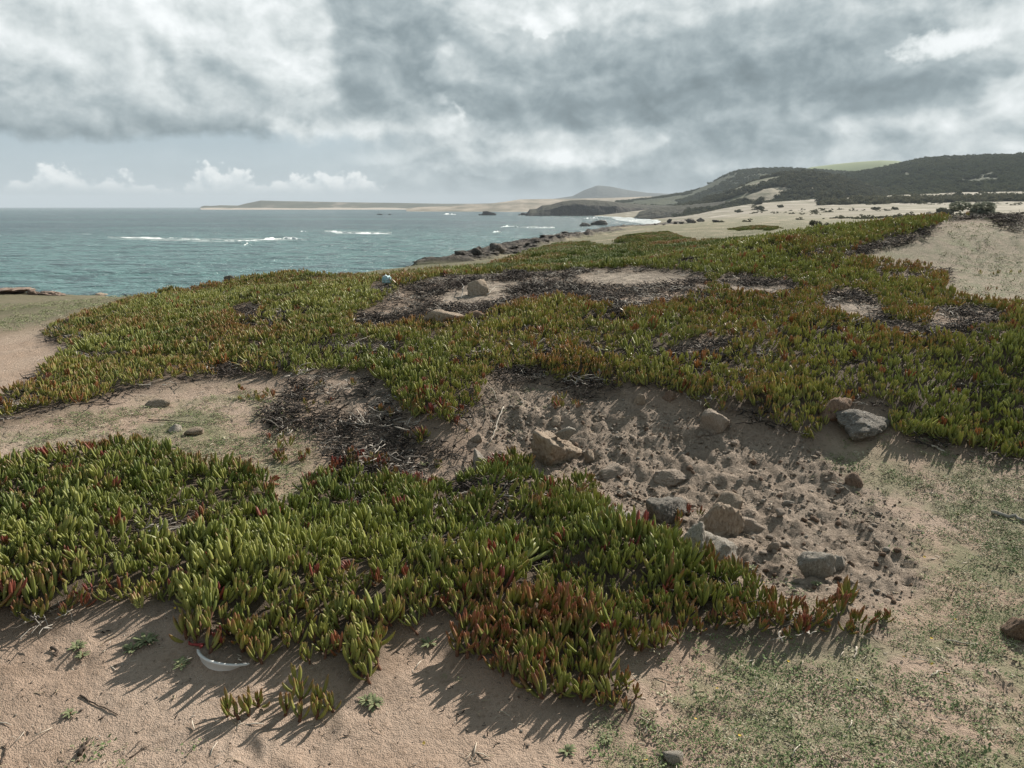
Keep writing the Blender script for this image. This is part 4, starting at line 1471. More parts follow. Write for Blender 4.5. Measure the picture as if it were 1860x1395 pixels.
proto_collection('weed', [proto_obj('weed_%d' % i, weed(500 + i)) for i in range(7)])
x, y = polar_points(1.55, 5.2, .0175, R(42), 31)
z = sample(gz, x, y)
px_, py_ = project(x, y, z)
wm = sample(b_weed, x, y)
wn = fbm(x * 2.3, y * 2.3, seed=131, octv=5, gain=.6)
pr = wm * np.clip((wn + .20 + .55 * fbm(x * 14, y * 14, seed=139, octv=3)) * 3.2, 0.03, 1) * .9
sparse = np.clip((fbm(x * 1.7, y * 1.7, seed=133, octv=4) - .30) * 4, 0, 1) * .35
hol_ = sample(b_hol, x, y)
bank_ = sample(blur(grid_mask(WEED[1:]), 6, 2), x, y)
pr = np.maximum(pr, bank_ * np.clip(.30 + 1.1 * fbm(x * 6, y * 6, seed=141, octv=4), .04, .8))
pr = np.maximum(pr, wm * np.clip((px_ - 1480) / 250, 0, 1) * np.clip((1180 - py_) / 100, 0, 1) * np.clip(.42 + 1.2 * fbm(x * 3.5, y * 3.5, seed=143, octv=5, gain=.6), .03, .9))
pr = np.maximum(pr, sparse * (1 - hol_ * .8) * (1 - np.clip(sample(b_mat, x, y) * 1.6, 0, 1)))
k = rng.random(len(x)) < pr
x, y, z, wn = x[k], y[k], z[k], wn[k]
# the pale grey-green herb sprinkled over the sandy slope to the right and the left-hand terrace
x2, y2 = polar_points(5.0, 13.5, .075, R(42), 35)
z2 = sample(gz, x2, y2)
k2 = rng.random(len(x2)) < np.maximum(sample(blur(m_sandr, 4, 2), x2, y2), sample(tl, x2, y2) * .9) * np.clip((fbm(x2 * 1.2, y2 * 1.2, seed=137, octv=4) + .22) * 2.2, .05, .85)
nb_ = int(k2.sum())
n = len(x) + nb_
P = np.stack([np.concatenate([x, x2[k2]]), np.concatenate([y, y2[k2]]), np.concatenate([z, z2[k2]])], -1)
scl = np.concatenate([np.clip(rng.lognormal(-.15, .35, len(x)), .4, 2.2), rng.uniform(1.2, 2.6, nb_)])
scatter('creeping_weeds', 'weed', P, np.stack([rng.normal(size=n) * .12, rng.normal(size=n) * .12, rng.uniform(0, 6.28, n)], -1), scl, rng.integers(0, 7, n),
        np.clip(np.concatenate([.35 - wn * .6, np.full(nb_, .75)]) + rng.normal(size=n) * .25, 0, 1), 'low grey green weeds creeping over the sand', 'ground cover')
print('weeds', n)


def straw(seed):
    r = np.random.default_rng(seed)
    V, Fc = [], []
    for i in range(2):
        a = r.uniform(0, 6.28); L = r.uniform(.012, .045); p = np.array([*r.normal(size=2) * .012, .002])
        d = np.array([math.cos(a), math.sin(a), r.uniform(0, .2)])
        q = p + d * L * .5 + np.array([r.normal() * .004, r.normal() * .004, .002])
        rad = r.uniform(.0007, .0018)
        tube(V, Fc, [p, q, p + d * L + r.normal(size=3) * .003], [rad, rad, rad * .5], 3)
    return from_py('dry_stalks', V, Fc, M_dry)


proto_collection('straw', [proto_obj('straw_%d' % i, straw(560 + i)) for i in range(6)])
x, y = polar_points(1.5, 5.5, .04, R(42), 41)
k = rng.random(len(x)) < (.10 + .30 * sample(b_weed, x, y) + .14 * sample(b_lit, x, y) + .06 * sample(b_hol, x, y)) * (1 - sample(b_mat, x, y) * .8)
x, y = x[k], y[k]; n = len(x)
scatter('dry_stalk_litter', 'straw', np.stack([x, y, sample(gz, x, y)], -1), np.stack([np.zeros(n), np.zeros(n), rng.uniform(0, 6.28, n)], -1), rng.uniform(.5, 1.5, n), rng.integers(0, 6, n),
        rng.random(n), 'pale dry stalk fragments strewn on the ground', 'plant litter')


def bits(seed):
    r = np.random.default_rng(seed)
    V, Fc = [], []
    for i in range(3):
        a = r.uniform(0, 6.28); L = r.uniform(.006, .03); p = np.array([*r.normal(size=2) * .02, .0015])
        d = np.array([math.cos(a), math.sin(a), r.uniform(0, .35)])
        rad = r.uniform(.0008, .0028)
        tube(V, Fc, [p, p + d * L * .5 + r.normal(size=3) * .003, p + d * L], [rad, rad * 1.1, rad * .5], 3)
    return from_py('bark_bits', V, Fc, M_dead)


proto_collection('bits', [proto_obj('bits_%d' % i, bits(580 + i)) for i in range(6)])
x, y = polar_points(1.4, 5.5, .06, R(42), 45)
k = rng.random(len(x)) < (.22 + .5 * np.clip(fbm(x * 1.5, y * 1.5, seed=171, octv=3), 0, 1)) * (1 - sample(b_mat, x, y))
x, y = x[k], y[k]; n = len(x)
scatter('bark_crumbs', 'bits', np.stack([x, y, sample(gz, x, y)], -1), np.stack([np.zeros(n), np.zeros(n), rng.uniform(0, 6.28, n)], -1), rng.uniform(.3, .9, n), rng.integers(0, 6, n),
        rng.random(n), 'dark crumbs of bark and dead leaf on the sand', 'plant litter')

# ------------------------------------------------------------------ rocks
def rock_mat(name, dark, mid, light, scale=9.0, lichen=None, lich_amt=.6, bdist=.012):
    m, g, b, out = new_mat(name)
    tc = g.node('ShaderNodeTexCoord')
    p = S(g, tc.outputs['Object'])
    n = g.noise(p, scale, 7, .65)
    f = g.noise(p, scale * 7, 5, .65)
    col = g.mix(g.smooth(n, .34, .52), dark, mid)
    col = g.mix(g.smooth(n, .52, .70), col, light)
    col = g.mix(g.smooth(f, .56, .70) * .55, col, dark)
    if lichen:
        l = g.noise(p, scale * 1.3, 6, .7, .6)
        col = g.mix(g.smooth(l, lich_amt, lich_amt + .05) * .9, col, lichen)
    g.link(col.s, b.inputs['Base Color'])
    b.inputs['Roughness'].default_value = .9
    b.inputs['Specular IOR Level'].default_value = .2
    bp = g.bump(f + n * 1.6, .9, bdist)
    g.link(bp.s, b.inputs['Normal'])
    return m


MR = {
    'tan': rock_mat('tan_limestone', (.27, .205, .15), (.43, .345, .265), (.56, .47, .38)),
    'pale': rock_mat('pale_limestone', (.30, .26, .215), (.50, .45, .385), (.66, .61, .54)),
    'grey': rock_mat('grey_limestone', (.25, .22, .185), (.40, .36, .305), (.54, .495, .43), 9, (.60, .58, .53), .56),
    'dark': rock_mat('lichened_rock', (.12, .11, .098), (.22, .20, .175), (.32, .29, .25), 8, (.64, .63, .60), .60),
    'brown': rock_mat('brown_rock', (.16, .105, .072), (.29, .20, .145), (.38, .285, .21)),
    'red': rock_mat('red_rock', (.16, .11, .088), (.28, .21, .17), (.38, .30, .25), 5),
    'soil': rock_mat('soil_clod', (.34, .275, .22), (.46, .38, .31), (.55, .465, .385), 14),
    'shore': rock_mat('shore_rock', (.07, .062, .056), (.17, .148, .128), (.32, .285, .25), 2.2, bdist=.12),
    'black': rock_mat('wet_black_rock', (.018, .018, .018), (.045, .043, .042), (.09, .085, .08), .5, bdist=.4),
}


def rock_mesh(name, seed, mat, sub=4, planes=15, rough=.10, nsc=2.3, sharp=16.0):
    r = np.random.default_rng(seed)
    D, Fc = ICO[sub]
    N = r.normal(size=(planes, 3)); N /= np.linalg.norm(N, axis=1)[:, None]
    d = r.uniform(.5, 1.0, planes)
    q = np.maximum(D @ N.T, .02) / d
    rad = 1.0 / (np.sum(q ** sharp, 1) ** (1 / sharp))
    rad = np.minimum(rad, 1.25)
    n = fbm(D[:, 0] * nsc + seed, D[:, 1] * nsc, D[:, 2] * nsc + 5.5, seed=seed, octv=5, gain=.58)
    n2 = 1 - np.abs(fbm(D[:, 0] * nsc * 2 + seed, D[:, 1] * nsc * 2, D[:, 2] * nsc * 2 + 2.5, seed=seed + 7, octv=4, gain=.6)) * 2
    n3 = fbm(D[:, 0] * nsc * 5 + seed, D[:, 1] * nsc * 5, D[:, 2] * nsc * 7, seed=seed + 13, octv=3, gain=.6)
    V = D * (rad * (1 + rough * 1.7 * n + rough * .7 * n2 + rough * .55 * n3))[:, None]
    V[:, :2] = (V[:, :2] - (V[:, :2].max(0) + V[:, :2].min(0)) / 2) / ((V[:, :2].max(0) - V[:, :2].min(0)) / 2); zmin, zmax = V[:, 2].min(), V[:, 2].max()
    V[:, 2] = (V[:, 2] - zmin) / (zmax - zmin)
    return from_py(name, V, Fc, MR[mat])


def stone(name, px, py, w, h, mat, label, seed, depth=.8, rotz=0.0, sub=4, rough=.11, sink=.5, cat='rock', group=None, lift=0.0, planes=15, tilt=(0, 0), r0=.9):
    """a rock whose foot shows at (px, py), w by h pixels large"""
    c, sl_ = hit(px, py, r0)
    m_px = sl_ / (F0 * math.hypot(1, (px - W0 / 2) / F0))
    wid = w * m_px * .5
    hgt = h * m_px / max(.55, math.cos(math.asin(min(.8, (CAMZ - c.z) / sl_))))
    me = rock_mesh(name, seed, mat, sub, planes, rough)
    o = mesh_obj(name, me)
    away = Vector((c.x, c.y, 0)).normalized() * wid * depth * .8
    o.location = (c.x + away.x, c.y + away.y, c.z - hgt * sink + lift)
    o.scale = (wid, wid * depth, hgt * (1 + sink))
    o.rotation_euler = (tilt[0], tilt[1], rotz)
    return tag(o, label, cat, group)


stone('boulder', 1012, 852, 102, 66, 'tan', 'tan boulder standing at the edge of the mat in the middle of the hollow', 11, .8, .15, 5, .16)
b_ = bpy.data.objects['boulder']
o = mesh_obj('rock', rock_mesh('rock', 12, 'grey', 4, 12, .10))
o.location = (b_.location.x + .055, b_.location.y + .035, b_.location.z + b_.scale.z * .74); o.scale = (.068, .05, .085); o.rotation_euler = (.1, -.3, .4)
tag(o, 'pale grey stone lodged on top of the tan boulder', 'rock')
stone('boulder', 1578, 800, 140, 46, 'dark', 'dark boulder with white lichen streaks among the ice plant on the right', 14, .7, .2, 5, .10, .15, r0=2.5)
stone('rock', 1512, 764, 76, 40, 'brown', 'brown rock half covered by ice plant left of the lichened boulder', 15, .7, .5, 4, r0=2.5)
stone('earth_lump', 1296, 794, 54, 44, 'soil', 'pointed lump of packed earth at the upper right rim of the hollow', 17, .8, .0, 4, .12, .1, planes=9)
stone('rock', 1208, 952, 96, 42, 'dark', 'grey shaded rock at the right end of the foreground mat', 19, .65, .3, 5, .12)
stone('rock', 1302, 980, 96, 58, 'tan', 'large rough tan rock in the front of the hollow', 20, .8, -.2, 5, .15)
stone('rock', 1258, 1018, 74, 56, 'pale', 'pale weathered rock just behind the red tipped ice plant', 21, .7, .6, 5, .13)
stone('rock', 1300, 1030, 92, 40, 'grey', 'low pitted grey rock beside the pale weathered rock', 18, .8, 1.1, 4, .15)
stone('rock', 1112, 960, 80, 28, 'pale', 'flat pale sandstone slab at the edge of the foreground mat', 22, .6, .1, 4, .06, .3, planes=10)
stone('rock', 1478, 1048, 66, 36, 'grey', 'grey lichened stone lying alone on the sand', 23, .7, .2, 4, .13)
stone('rock', 1522, 1040, 30, 24, 'grey', 'small grey stone touching the lone lichened stone', 24, .8, .7, 3)
stone('rock', 1318, 928, 58, 24, 'tan', 'tan blocky stone behind the large rough rock', 25, .7, -.4, 4, .09, planes=9)
stone('rock', 1362, 966, 52, 20, 'soil', 'crumbling tan stone right of the large rough rock', 26, .8, .2, 4, .14)
stone('rock', 872, 852, 30, 34, 'pale', 'pinkish pale stone at the end of the dark litter', 27, .8, .4, 4, .09)
stone('rock', 868, 536, 42, 26, 'tan', 'tan angular stone standing in the far bare patch', 28, .8, .3, 4, .09, planes=9)
stone('rock', 806, 590, 78, 26, 'tan', 'broad flat tan stone at the front of the far bare patch', 29, .7, .1, 4, .08)
stone('rock', 866, 584, 36, 18, 'brown', 'small brown stone right of the broad flat stone', 30, .8, .1, 3)
stone('rock', 1848, 1164, 66, 36, 'brown', 'brown stone at the right edge among the weeds', 31, .8, .2, 4, .10)
stone('rock', 1550, 886, 40, 22, 'brown', 'dark brown clod at the right side of the hollow', 32, .8, .6, 4)
stone('earth_lump', 1214, 886, 70, 26, 'soil', 'overhanging block of crusted earth in the middle of the hollow', 33, .7, .1, 5, .14, planes=9)
stone('earth_lump', 1110, 866, 56, 16, 'soil', 'low crusted earth lump right of the tan boulder', 133, .7, .5, 4, .15)
stone('rock', 1073, 842, 25, 22, 'tan', 'small tan stone tucked against the right of the boulder', 34, .8, .6, 3)
stone('rock', 1010, 778, 26, 18, 'tan', 'small tan stone above the boulder in the hollow wall', 36, .8, .6, 3)
stone('rock', 864, 806, 26, 16, 'tan', 'small rounded stone left of the boulder by the litter', 35, .8, .2, 3)
stone('rock', 1216, 730, 26, 18, 'brown', 'brown stone stuck in the hollow wall under the mat', 37, .8, .2, 4)
stone('rock', 1162, 738, 28, 20, 'tan', 'tan stone in the hollow wall left of the brown one', 38, .8, .2, 4)
stone('rock', 122, 592, 24, 14, 'brown', 'brown rock at the left end of the ice plant mat', 39, .8, .2, 3)
stone('rock', 147, 614, 11, 10, 'pale', 'small white stone among the leaves at far left', 40, .8, .2, 3)
stone('rock', 318, 786, 26, 13, 'pale', 'pale stone left one of a pair on the weedy bank', 41, .8, .2, 3)
stone('rock', 354, 792, 34, 14, 'tan', 'tan stone right one of a pair on the weedy bank', 42, .8, .2, 3)
stone('rock', 286, 740, 50, 14, 'tan', 'flat tan stone on the weedy bank under the rear mat', 43, .5, .1, 3, .08)
stone('rock', 322, 844, 22, 13, 'pale', 'small pale stone on the bare strip behind the left mat', 44, .8, .1, 3)
stone('rock', 1432, 918, 24, 8, 'pale', 'thin pale chip of stone in the right part of the hollow', 45, .6, .1, 3)
stone('rock', 1342, 884, 14, 12, 'grey', 'small grey stone chip in the middle of the hollow', 46, .8, .5, 3)
stone('rock', 1404, 1004, 26, 18, 'soil', 'brown clod right of the pale chip in front of the hollow', 47, .8, .5, 3)
stone('rock', 1222, 1390, 36, 14, 'pale', 'pale stone at the bottom edge of the picture', 48, .8, .1, 3)
stone('rock', 419, 515, 22, 15, 'dark', 'dark boulder on the crest against the sea at left', 49, .8, .1, 4, r0=8)
stone('rock', 62, 536, 24, 10, 'red', 'red brown block in the small knoll at far left', 50, .8, .1, 5, .28, .45, r0=8)
stone('rock', 20, 535, 90, 10, 'red', 'reddish rocky ledge at the left edge above the sea', 51, .9, .1, 5, .30, .5, r0=8)
stone('rock', 96, 537, 50, 7, 'red', 'low reddish ledge right of the block in the knoll', 52, .9, .1, 5, .30, .5, r0=8)
stone('rock', 184, 537, 24, 4, 'tan', 'low tan stone on the terrace edge by the sea', 53, .9, .1, 3, .2, .5, r0=8)
stone('rock', 1040, 455, 26, 8, 'dark', 'dark low rock on the flat behind the crest', 54, .9, .1, 3, r0=14)

# clods strewn through the hollow
clod_me = [rock_mesh('soil_clod', 200 + i, 'soil', 2, 10, .14) for i in range(7)] + [rock_mesh('soil_clod', 210, 'tan', 2, 10, .12), rock_mesh('soil_clod', 211, 'brown', 2, 10, .12)]
cr_ = np.random.default_rng(61)
made = 0
while made < 170:
    a, b = cr_.uniform(880, 1690), cr_.uniform(715, 1105)
    if not in_poly(np.array([a]), np.array([b]), HOLLOW)[0]: continue
    if b < 800 and cr_.random() < .35: continue
    c, sl_ = hit(a, b)
    s_ = float(cr_.lognormal(math.log(.0085), .5))
    s_ = min(s_, .034)
    o = bpy.data.objects.new('soil_clod', clod_me[made % 9]); COL.objects.link(o)
    o.location = (c.x, c.y, c.z - s_ * .3); o.scale = (s_, s_ * cr_.uniform(.7, 1.1), s_ * cr_.uniform(.9, 1.7)); o.rotation_euler = (cr_.normal() * .2, cr_.normal() * .2, cr_.uniform(0, 6.28))
    where = 'high on the wall' if b < 770 else 'on the upper slope' if b < 850 else 'on the middle slope' if b < 940 else 'on the lower slope' if b < 1020 else 'on the sandy apron'
    side = 'left' if a < 1080 else 'centre left' if a < 1230 else 'centre' if a < 1370 else 'centre right' if a < 1500 else 'right'
    sz_ = 'tiny' if s_ < .009 else 'small' if s_ < .014 else 'large'
    tag(o, '%s %s clod of soil %s of the hollow, %s' % (sz_, ('brown', 'tan')[made % 9 == 7], where, side), 'clod', 'clods of soil strewn through the hollow')
    made += 1

proto_collection('crumb', [proto_obj('crumb_%d' % i, rock_mesh('crumb', 240 + i, ('soil', 'soil', 'tan', 'soil', 'brown', 'pale')[i], 1, 8, .12)) for i in range(6)])
x, y = polar_points(1.5, 6.0, .026, R(40), 51)
hm, mm = sample(b_hol, x, y), sample(b_mat, x, y)
k = rng.random(len(x)) < (.13 * (1 - mm) + hm * np.clip(.38 + .9 * fbm(x * 2, y * 2, seed=151), .1, .9))
x, y, hm = x[k], y[k], hm[k]; n = len(x)
s_ = np.clip(rng.lognormal(math.log(.0050), .5, n), .0015, .014) * (.42 + .8 * hm)
scatter('soil_crumbs', 'crumb', np.stack([x, y, sample(gz, x, y)], -1), rng.uniform(0, 6.28, (n, 3)) * np.array([.1, .1, 1]), s_, rng.integers(0, 6, n), rng.random(n),
        'loose crumbs of soil and small pebbles on the sand', 'gravel')
print('crumbs', n)


# ------------------------------------------------------------------ single small things
def path_obj(name, pxs, rad, mat, label, cat, lift=.004, seed=0, group=None, ns=6, r0=.9, arch=0.0):
    """a stick, root or stem lying along the ground through the given photo points"""
    pts = [np.array(hit(a, b, r0)[0]) for a, b in pxs]
    pts = np.array(pts)
    t = np.linspace(0, 1, len(pts)); tt = np.linspace(0, 1, max(5, len(pts) * 3))
    q = np.stack([np.interp(tt, t, pts[:, k]) for k in range(3)], -1)
    r = np.random.default_rng(seed + 5)
    q += r.normal(size=q.shape) * rad * .5
    q[:, 2] = np.maximum(q[:, 2], sample(gz, q[:, 0], q[:, 1])) + lift + arch * np.sin(tt * math.pi)
    V, Fc = [], []
    tube(V, Fc, q, rad * (1 - .45 * tt) * (1 + r.normal(size=len(tt)) * .06), ns)
    o = mesh_obj(name, from_py(name, V, Fc, mat))
    return tag(o, label, cat, group)


M_grey_wood = simple_mat('driftwood', [(.35, (.20, .185, .165)), (.65, (.36, .335, .30))], 40, bump=.4, bscale=120, bdist=.002)
M_pale_wood = simple_mat('bleached_stalk', [(.35, (.38, .33, .27)), (.65, (.56, .51, .44))], 60)
M_dark_wood = simple_mat('dark_twig', [(.35, (.05, .04, .033)), (.65, (.11, .085, .068))], 60)
path_obj('stick', [(1802, 936), (1830, 942), (1858, 948), (1900, 957), (1950, 966)], .012, M_grey_wood, 'thick grey driftwood stick lying at the right edge', 'stick', .008, 1)
path_obj('stick', [(1716, 1164), (1745, 1170), (1776, 1172)], .0045, M_pale_wood, 'thin bleached stick on the weeds left of the brown stone', 'stick', .005, 2)
path_obj('stick', [(1556, 1178), (1554, 1192), (1550, 1198)], .004, M_pale_wood, 'short upright white stalk below the tip of the tongue', 'stick', .005, 3)
path_obj('stick', [(1692, 1230), (1704, 1224), (1712, 1222)], .004, M_pale_wood, 'short bleached stalk in the weeds at lower right', 'stick', .004, 4)
path_obj('stick', [(1505, 876), (1528, 884), (1542, 892)], .004, M_pale_wood, 'pale twig beside the dark brown clod', 'stick', .004, 5)
path_obj('stick', [(1560, 1240), (1580, 1258), (1592, 1272)], .002, M_grey_wood, 'thin curved twig on the weeds at lower right centre', 'stick', .004, 6)
path_obj('twig', [(145, 1266), (180, 1284), (215, 1300)], .0028, M_dark_wood, 'thin dark twig lying on the bare sand at lower left', 'twig', .003, 7)
path_obj('twig', [(145, 1372), (152, 1358), (160, 1350)], .007, M_dark_wood, 'short fat dark twig near the bottom left', 'twig', .006, 8)
path_obj('twig', [(98, 1178), (102, 1190), (102, 1196)], .006, M_dark_wood, 'stubby dark twig on the sand under the left mat', 'twig', .006, 9)
path_obj('twig', [(2, 1392), (8, 1370), (12, 1352)], .003, M_dark_wood, 'thin twig at the very bottom left corner', 'twig', .003, 10)
path_obj('twig', [(235, 1380), (255, 1366), (272, 1356)], .002, M_dark_wood, 'slender twig near the bottom edge at left', 'twig', .003, 11)
path_obj('root', [(914, 742), (910, 760), (902, 775), (898, 795), (890, 806)], .0045, M_pale_wood, 'pale bare root hanging down the left wall of the hollow', 'root', .006, 12, arch=.02)
path_obj('root', [(884, 704), (896, 716), (902, 730)], .004, M_pale_wood, 'short root sticking out under the mat at the hollow rim', 'root', .006, 13, arch=.015)
path_obj('root', [(1200, 765), (1175, 780), (1150, 792)], .002, M_pale_wood, 'hair thin root across the shaded hollow wall', 'root', .004, 14)
path_obj('root', [(648, 748), (656, 760), (664, 774), (662, 784)], .004, M_pale_wood, 'twisted pale stem on the black litter', 'root', .008, 15, arch=.015)
path_obj('root', [(884, 538), (900, 530), (920, 526)], .008, M_pale_wood, 'bleached branch right of the angular stone in the far patch', 'branch', .012, 16, arch=.03)
path_obj('root', [(838, 545), (842, 532), (839, 518)], .006, M_grey_wood, 'forked grey stem left of the angular stone in the far patch', 'branch', .012, 17, arch=.05)
path_obj('stem', [(270, 765), (320, 768), (352, 770)], .004, M_dark_wood, 'dark trailing stem on the weedy bank at left', 'stem', .008, 18)
path_obj('stem', [(1040, 600 + 0), (1060, 596), (1085, 600)], .004, M_dark_wood, 'dark trailing stem in the rear mat', 'stem', .02, 19)
path_obj('stem', [(1692, 812), (1704, 818), (1715, 822)], .007, M_pale_wood, 'bleached stem at the front of the right hand mat', 'stem', .006, 20)
path_obj('stem', [(370, 1178), (352, 1174), (342, 1170)], .006, simple_mat('red_stem', [(.3, (.20, .035, .04)), (.7, (.30, .07, .06))], 60), 'red runner leaving the mat above the white rim', 'stem', .004, 21)

# half-buried white plastic pot rim
h_, sl_ = hit(392, 1216)
M_plastic = simple_mat('white_plastic', [(.3, (.66, .66, .64)), (.7, (.78, .78, .77))], 12, rough=.4)
V, Fc = [], []
NS = 64
prof = ((.100, -.06), (.116, .0), (.120, .034), (.126, .036), (.126, .042), (.117, .042), (.112, .0), (.097, -.06))
for i in range(NS):
    a = 2 * math.pi * i / NS
    for rr_, zz_ in prof:
        V.append((rr_ * math.cos(a), rr_ * math.sin(a), zz_))
npf = len(prof)
for i in range(NS):
    for k in range(npf - 1):
        j = (i + 1) % NS
        Fc.append((i * npf + k, j * npf + k, j * npf + k + 1, i * npf + k + 1))
pot = bpy.data.objects.new('plastic_pot', None); COL.objects.link(pot)
pot.location = (h_.x + .02, h_.y + .105, h_.z - .036); pot.rotation_euler = (R(-10), R(9), 0)
tag(pot, 'half buried white plastic pot rim under the front of the mat', 'pot')
mesh_obj('rim', from_py('rim', V, Fc, M_plastic), pot)
V, Fc = [(0, 0, -.004)], []
for i in range(32):
    a = 2 * math.pi * i / 32; V.append((.112 * math.cos(a), .112 * math.sin(a), -.002 + .004 * math.sin(3 * a)))
for i in range(32): Fc.append((0, 1 + i, 1 + (i + 1) % 32))
mesh_obj('soil_fill', from_py('soil_fill', V, Fc, MR['soil']), pot)

# scrap of blue plastic on the crest
M_blue = simple_mat('blue_plastic', [(.40, (.62, .70, .72)), (.55, (.30, .52, .58)), (.7, (.45, .63, .68))], 14, rough=.35)
h_, sl_ = hit(700, 517)
D, Fc = ICO[4]
n_ = fbm(D[:, 0] * 2.1, D[:, 1] * 2.1, D[:, 2] * 2.1 + 3, seed=5, octv=4, gain=.65)
V = D * (1 + .55 * n_ - .25 * np.abs(vnoise(D[:, 0] * 4, D[:, 1] * 4, D[:, 2] * 4, seed=9)))[:, None]
V[:, 2] -= V[:, 2].min()
o = mesh_obj('plastic_bag', from_py('plastic_bag', V, Fc, M_blue))
o.location = h_; o.scale = (.06, .05, .055); o.rotation_euler = (.2, .25, .5)
tag(o, 'crumpled pale blue plastic bag on the litter near the crest', 'plastic bag')


# small rosettes of weed on the sand
def rosette(name, px, py, rad, label, seed, n=34):
    h_, _ = hit(px, py)
    r = np.random.default_rng(seed)
    e = bpy.data.objects.new(name, None); COL.objects.link(e); e.location = h_; e.empty_display_size = .03
    tag(e, label, 'weed', 'small weeds on the sand')
    V, Fc = [], []
    for i in range(n):
        a = r.uniform(0, 6.28); L = rad * r.uniform(.3, .8); w = L * .13
        u = np.array([math.cos(a), math.sin(a), 0]); s_ = np.array([-math.sin(a), math.cos(a), 0]); b0 = len(V)
        up = r.uniform(.1, .5)
        for t, ww in ((0, .2), (.35, .8), (.7, 1), (1, .1)):
            c = u * L * t + np.array([0, 0, L * up * math.sin(t * 2.2) + .002])
            V += [c + s_ * w * ww, c - s_ * w * ww]
        for k in range(3): Fc.append((b0 + 2 * k, b0 + 2 * k + 1, b0 + 2 * k + 3, b0 + 2 * k + 2))
    o = mesh_obj('leaves', from_py('leaves', V, Fc, M_weed_solo), e)
    V, Fc = [], []
    tube(V, Fc, [(0, 0, -.01), (0, 0, .004), (.001, 0, .01)], [.004, .003, .001], 5)
    mesh_obj('stem', from_py('stem', V, Fc, M_stem), e)


M_weed_solo = simple_mat('weed_rosette', [(.35, (.13, .16, .075)), (.65, (.24, .245, .14))], 120, rough=.8)
for q, (a, b, rr_, lab) in enumerate(((265, 1168, .07, 'largest green weed left of the white rim'), (240, 1182, .05, 'green weed just in front of the largest weed at left'), (140, 1178, .05, 'small green weed left of the largest weed'),
                                      (150, 1192, .035, 'tiny green weed below the small one at left'), (680, 1282, .055, 'green weed rosette under the lobe left of centre'), (665, 1276, .04, 'smaller weed touching the rosette under the lobe'),
                                      (780, 1172, .05, 'weed tuft in the notch of the mat'), (128, 1298, .035, 'small weed on the bare sand at lower left'), (330, 1210, .05, 'shaded weed beside the white rim'),
                                      (1366, 1034, .035, 'grey green weed between the rocks and the mat'), (1482, 1062, .035, 'weed at the foot of the lone lichened stone'), (770, 845, .05, 'bright green weed in the black litter'),
                                      (1030, 1368, .04, 'pale weed near the bottom edge at centre'), (1100, 1345, .035, 'small pale weed near the lowest lobe'))):
    rosette('weed', a, b, rr_, lab, 800 + q)

M_yellow = simple_mat('yellow_petals', [(.3, (.62, .42, .05)), (.7, (.72, .52, .09))], 50)
V, Fc = [], []
for i in range(6):
    a = i / 6 * 6.28; u = np.array([math.cos(a), math.sin(a), .4]); s_ = np.array([-math.sin(a), math.cos(a), 0]); b0 = len(V)
    V += [np.zeros(3), u * .004 + s_ * .002, u * .006, u * .004 - s_ * .002]; Fc.append((b0, b0 + 1, b0 + 2, b0 + 3))
proto_collection('flower', [proto_obj('flower_0', from_py('yellow_flower', V, Fc, M_yellow, False))])
x, y = polar_points(1.6, 3.6, .09, R(36), 71)
k = rng.random(len(x)) < .16 * sample(b_weed, x, y) + .006
x, y = x[k], y[k]; n = len(x)
scatter('yellow_flowers', 'flower', np.stack([x, y, sample(gz, x, y) + .010], -1), rng.normal(size=(n, 3)) * .4, rng.uniform(.7, 1.2, n), np.zeros(n), rng.random(n), 'tiny yellow flowers dotted through the weeds', 'flowers')

# ------------------------------------------------------------------ shore rocks, islets, breakers, bushes
shore_line = [(738, 487), (770, 478), (800, 474), (830, 470), (852, 464), (870, 460), (895, 454), (915, 452), (940, 444), (965, 438), (990, 430), (1015, 425), (1040, 420), (1065, 413), (1085, 409), (1105, 407)]
sr = np.random.default_rng(91)
shore_me = [rock_mesh('shore_rock', 260 + i, 'shore', 3, 10, .26) for i in range(7)]
ct = 0
for i in range(150):
    t = sr.random() ** .8 * (len(shore_line) - 1); k = min(int(t), len(shore_line) - 2); f = t - k
    a = shore_line[k][0] * (1 - f) + shore_line[k + 1][0] * f + sr.normal() * 5
    b = shore_line[k][1] * (1 - f) + shore_line[k + 1][1] * f + abs(sr.normal()) * 6 + 0
    c, sl_ = hit(a, b, 22)
    if c.z < SEA_Z + .3: continue
    w_ = min(12.0, sr.lognormal(math.log(3.6), .55)) * sl_ / F0 * (1.3 if b > 450 else .8)
    o = bpy.data.objects.new('shore_rock', shore_me[i % 7]); COL.objects.link(o)
    o.location = (c.x, c.y, c.z - w_ * .2); o.scale = (w_, w_ * sr.uniform(.7, 1.1), w_ * sr.uniform(.3, .75)); o.rotation_euler = (0, 0, sr.uniform(0, 6.28))
    part = 'at the near end' if b > 470 else 'near the dark bend' if b > 448 else 'along the middle' if b > 425 else 'at the far end'
    tag(o, '%s %s rock %s of the rocky shore' % ('large' if w_ > 6 * sl_ / F0 else 'small', 'jagged' if i % 2 else 'blocky', part), 'rock', 'rocks along the shore')
for q, (a, b, w_, h2, lab) in enumerate(((836, 470, 22, 12, 'dark upright shore rock left of the two darkest'), (868, 464, 28, 16, 'dark shore rock, left of the two tallest'), (905, 458, 34, 16, 'dark shore rock, right of the two tallest'),
                                         (1018, 432, 26, 7, 'dark flat rock on the shore turf'), (1090, 409, 30, 9, 'dark outcrop crowning the far end of the rocky shore'), (1062, 411, 20, 7, 'low outcrop near the far end of the rocky shore'))):
    stone('shore_rock', a, b, w_, h2, 'shore', lab, 280 + q, .9, .2 * q, 4, .22, .35, r0=22)
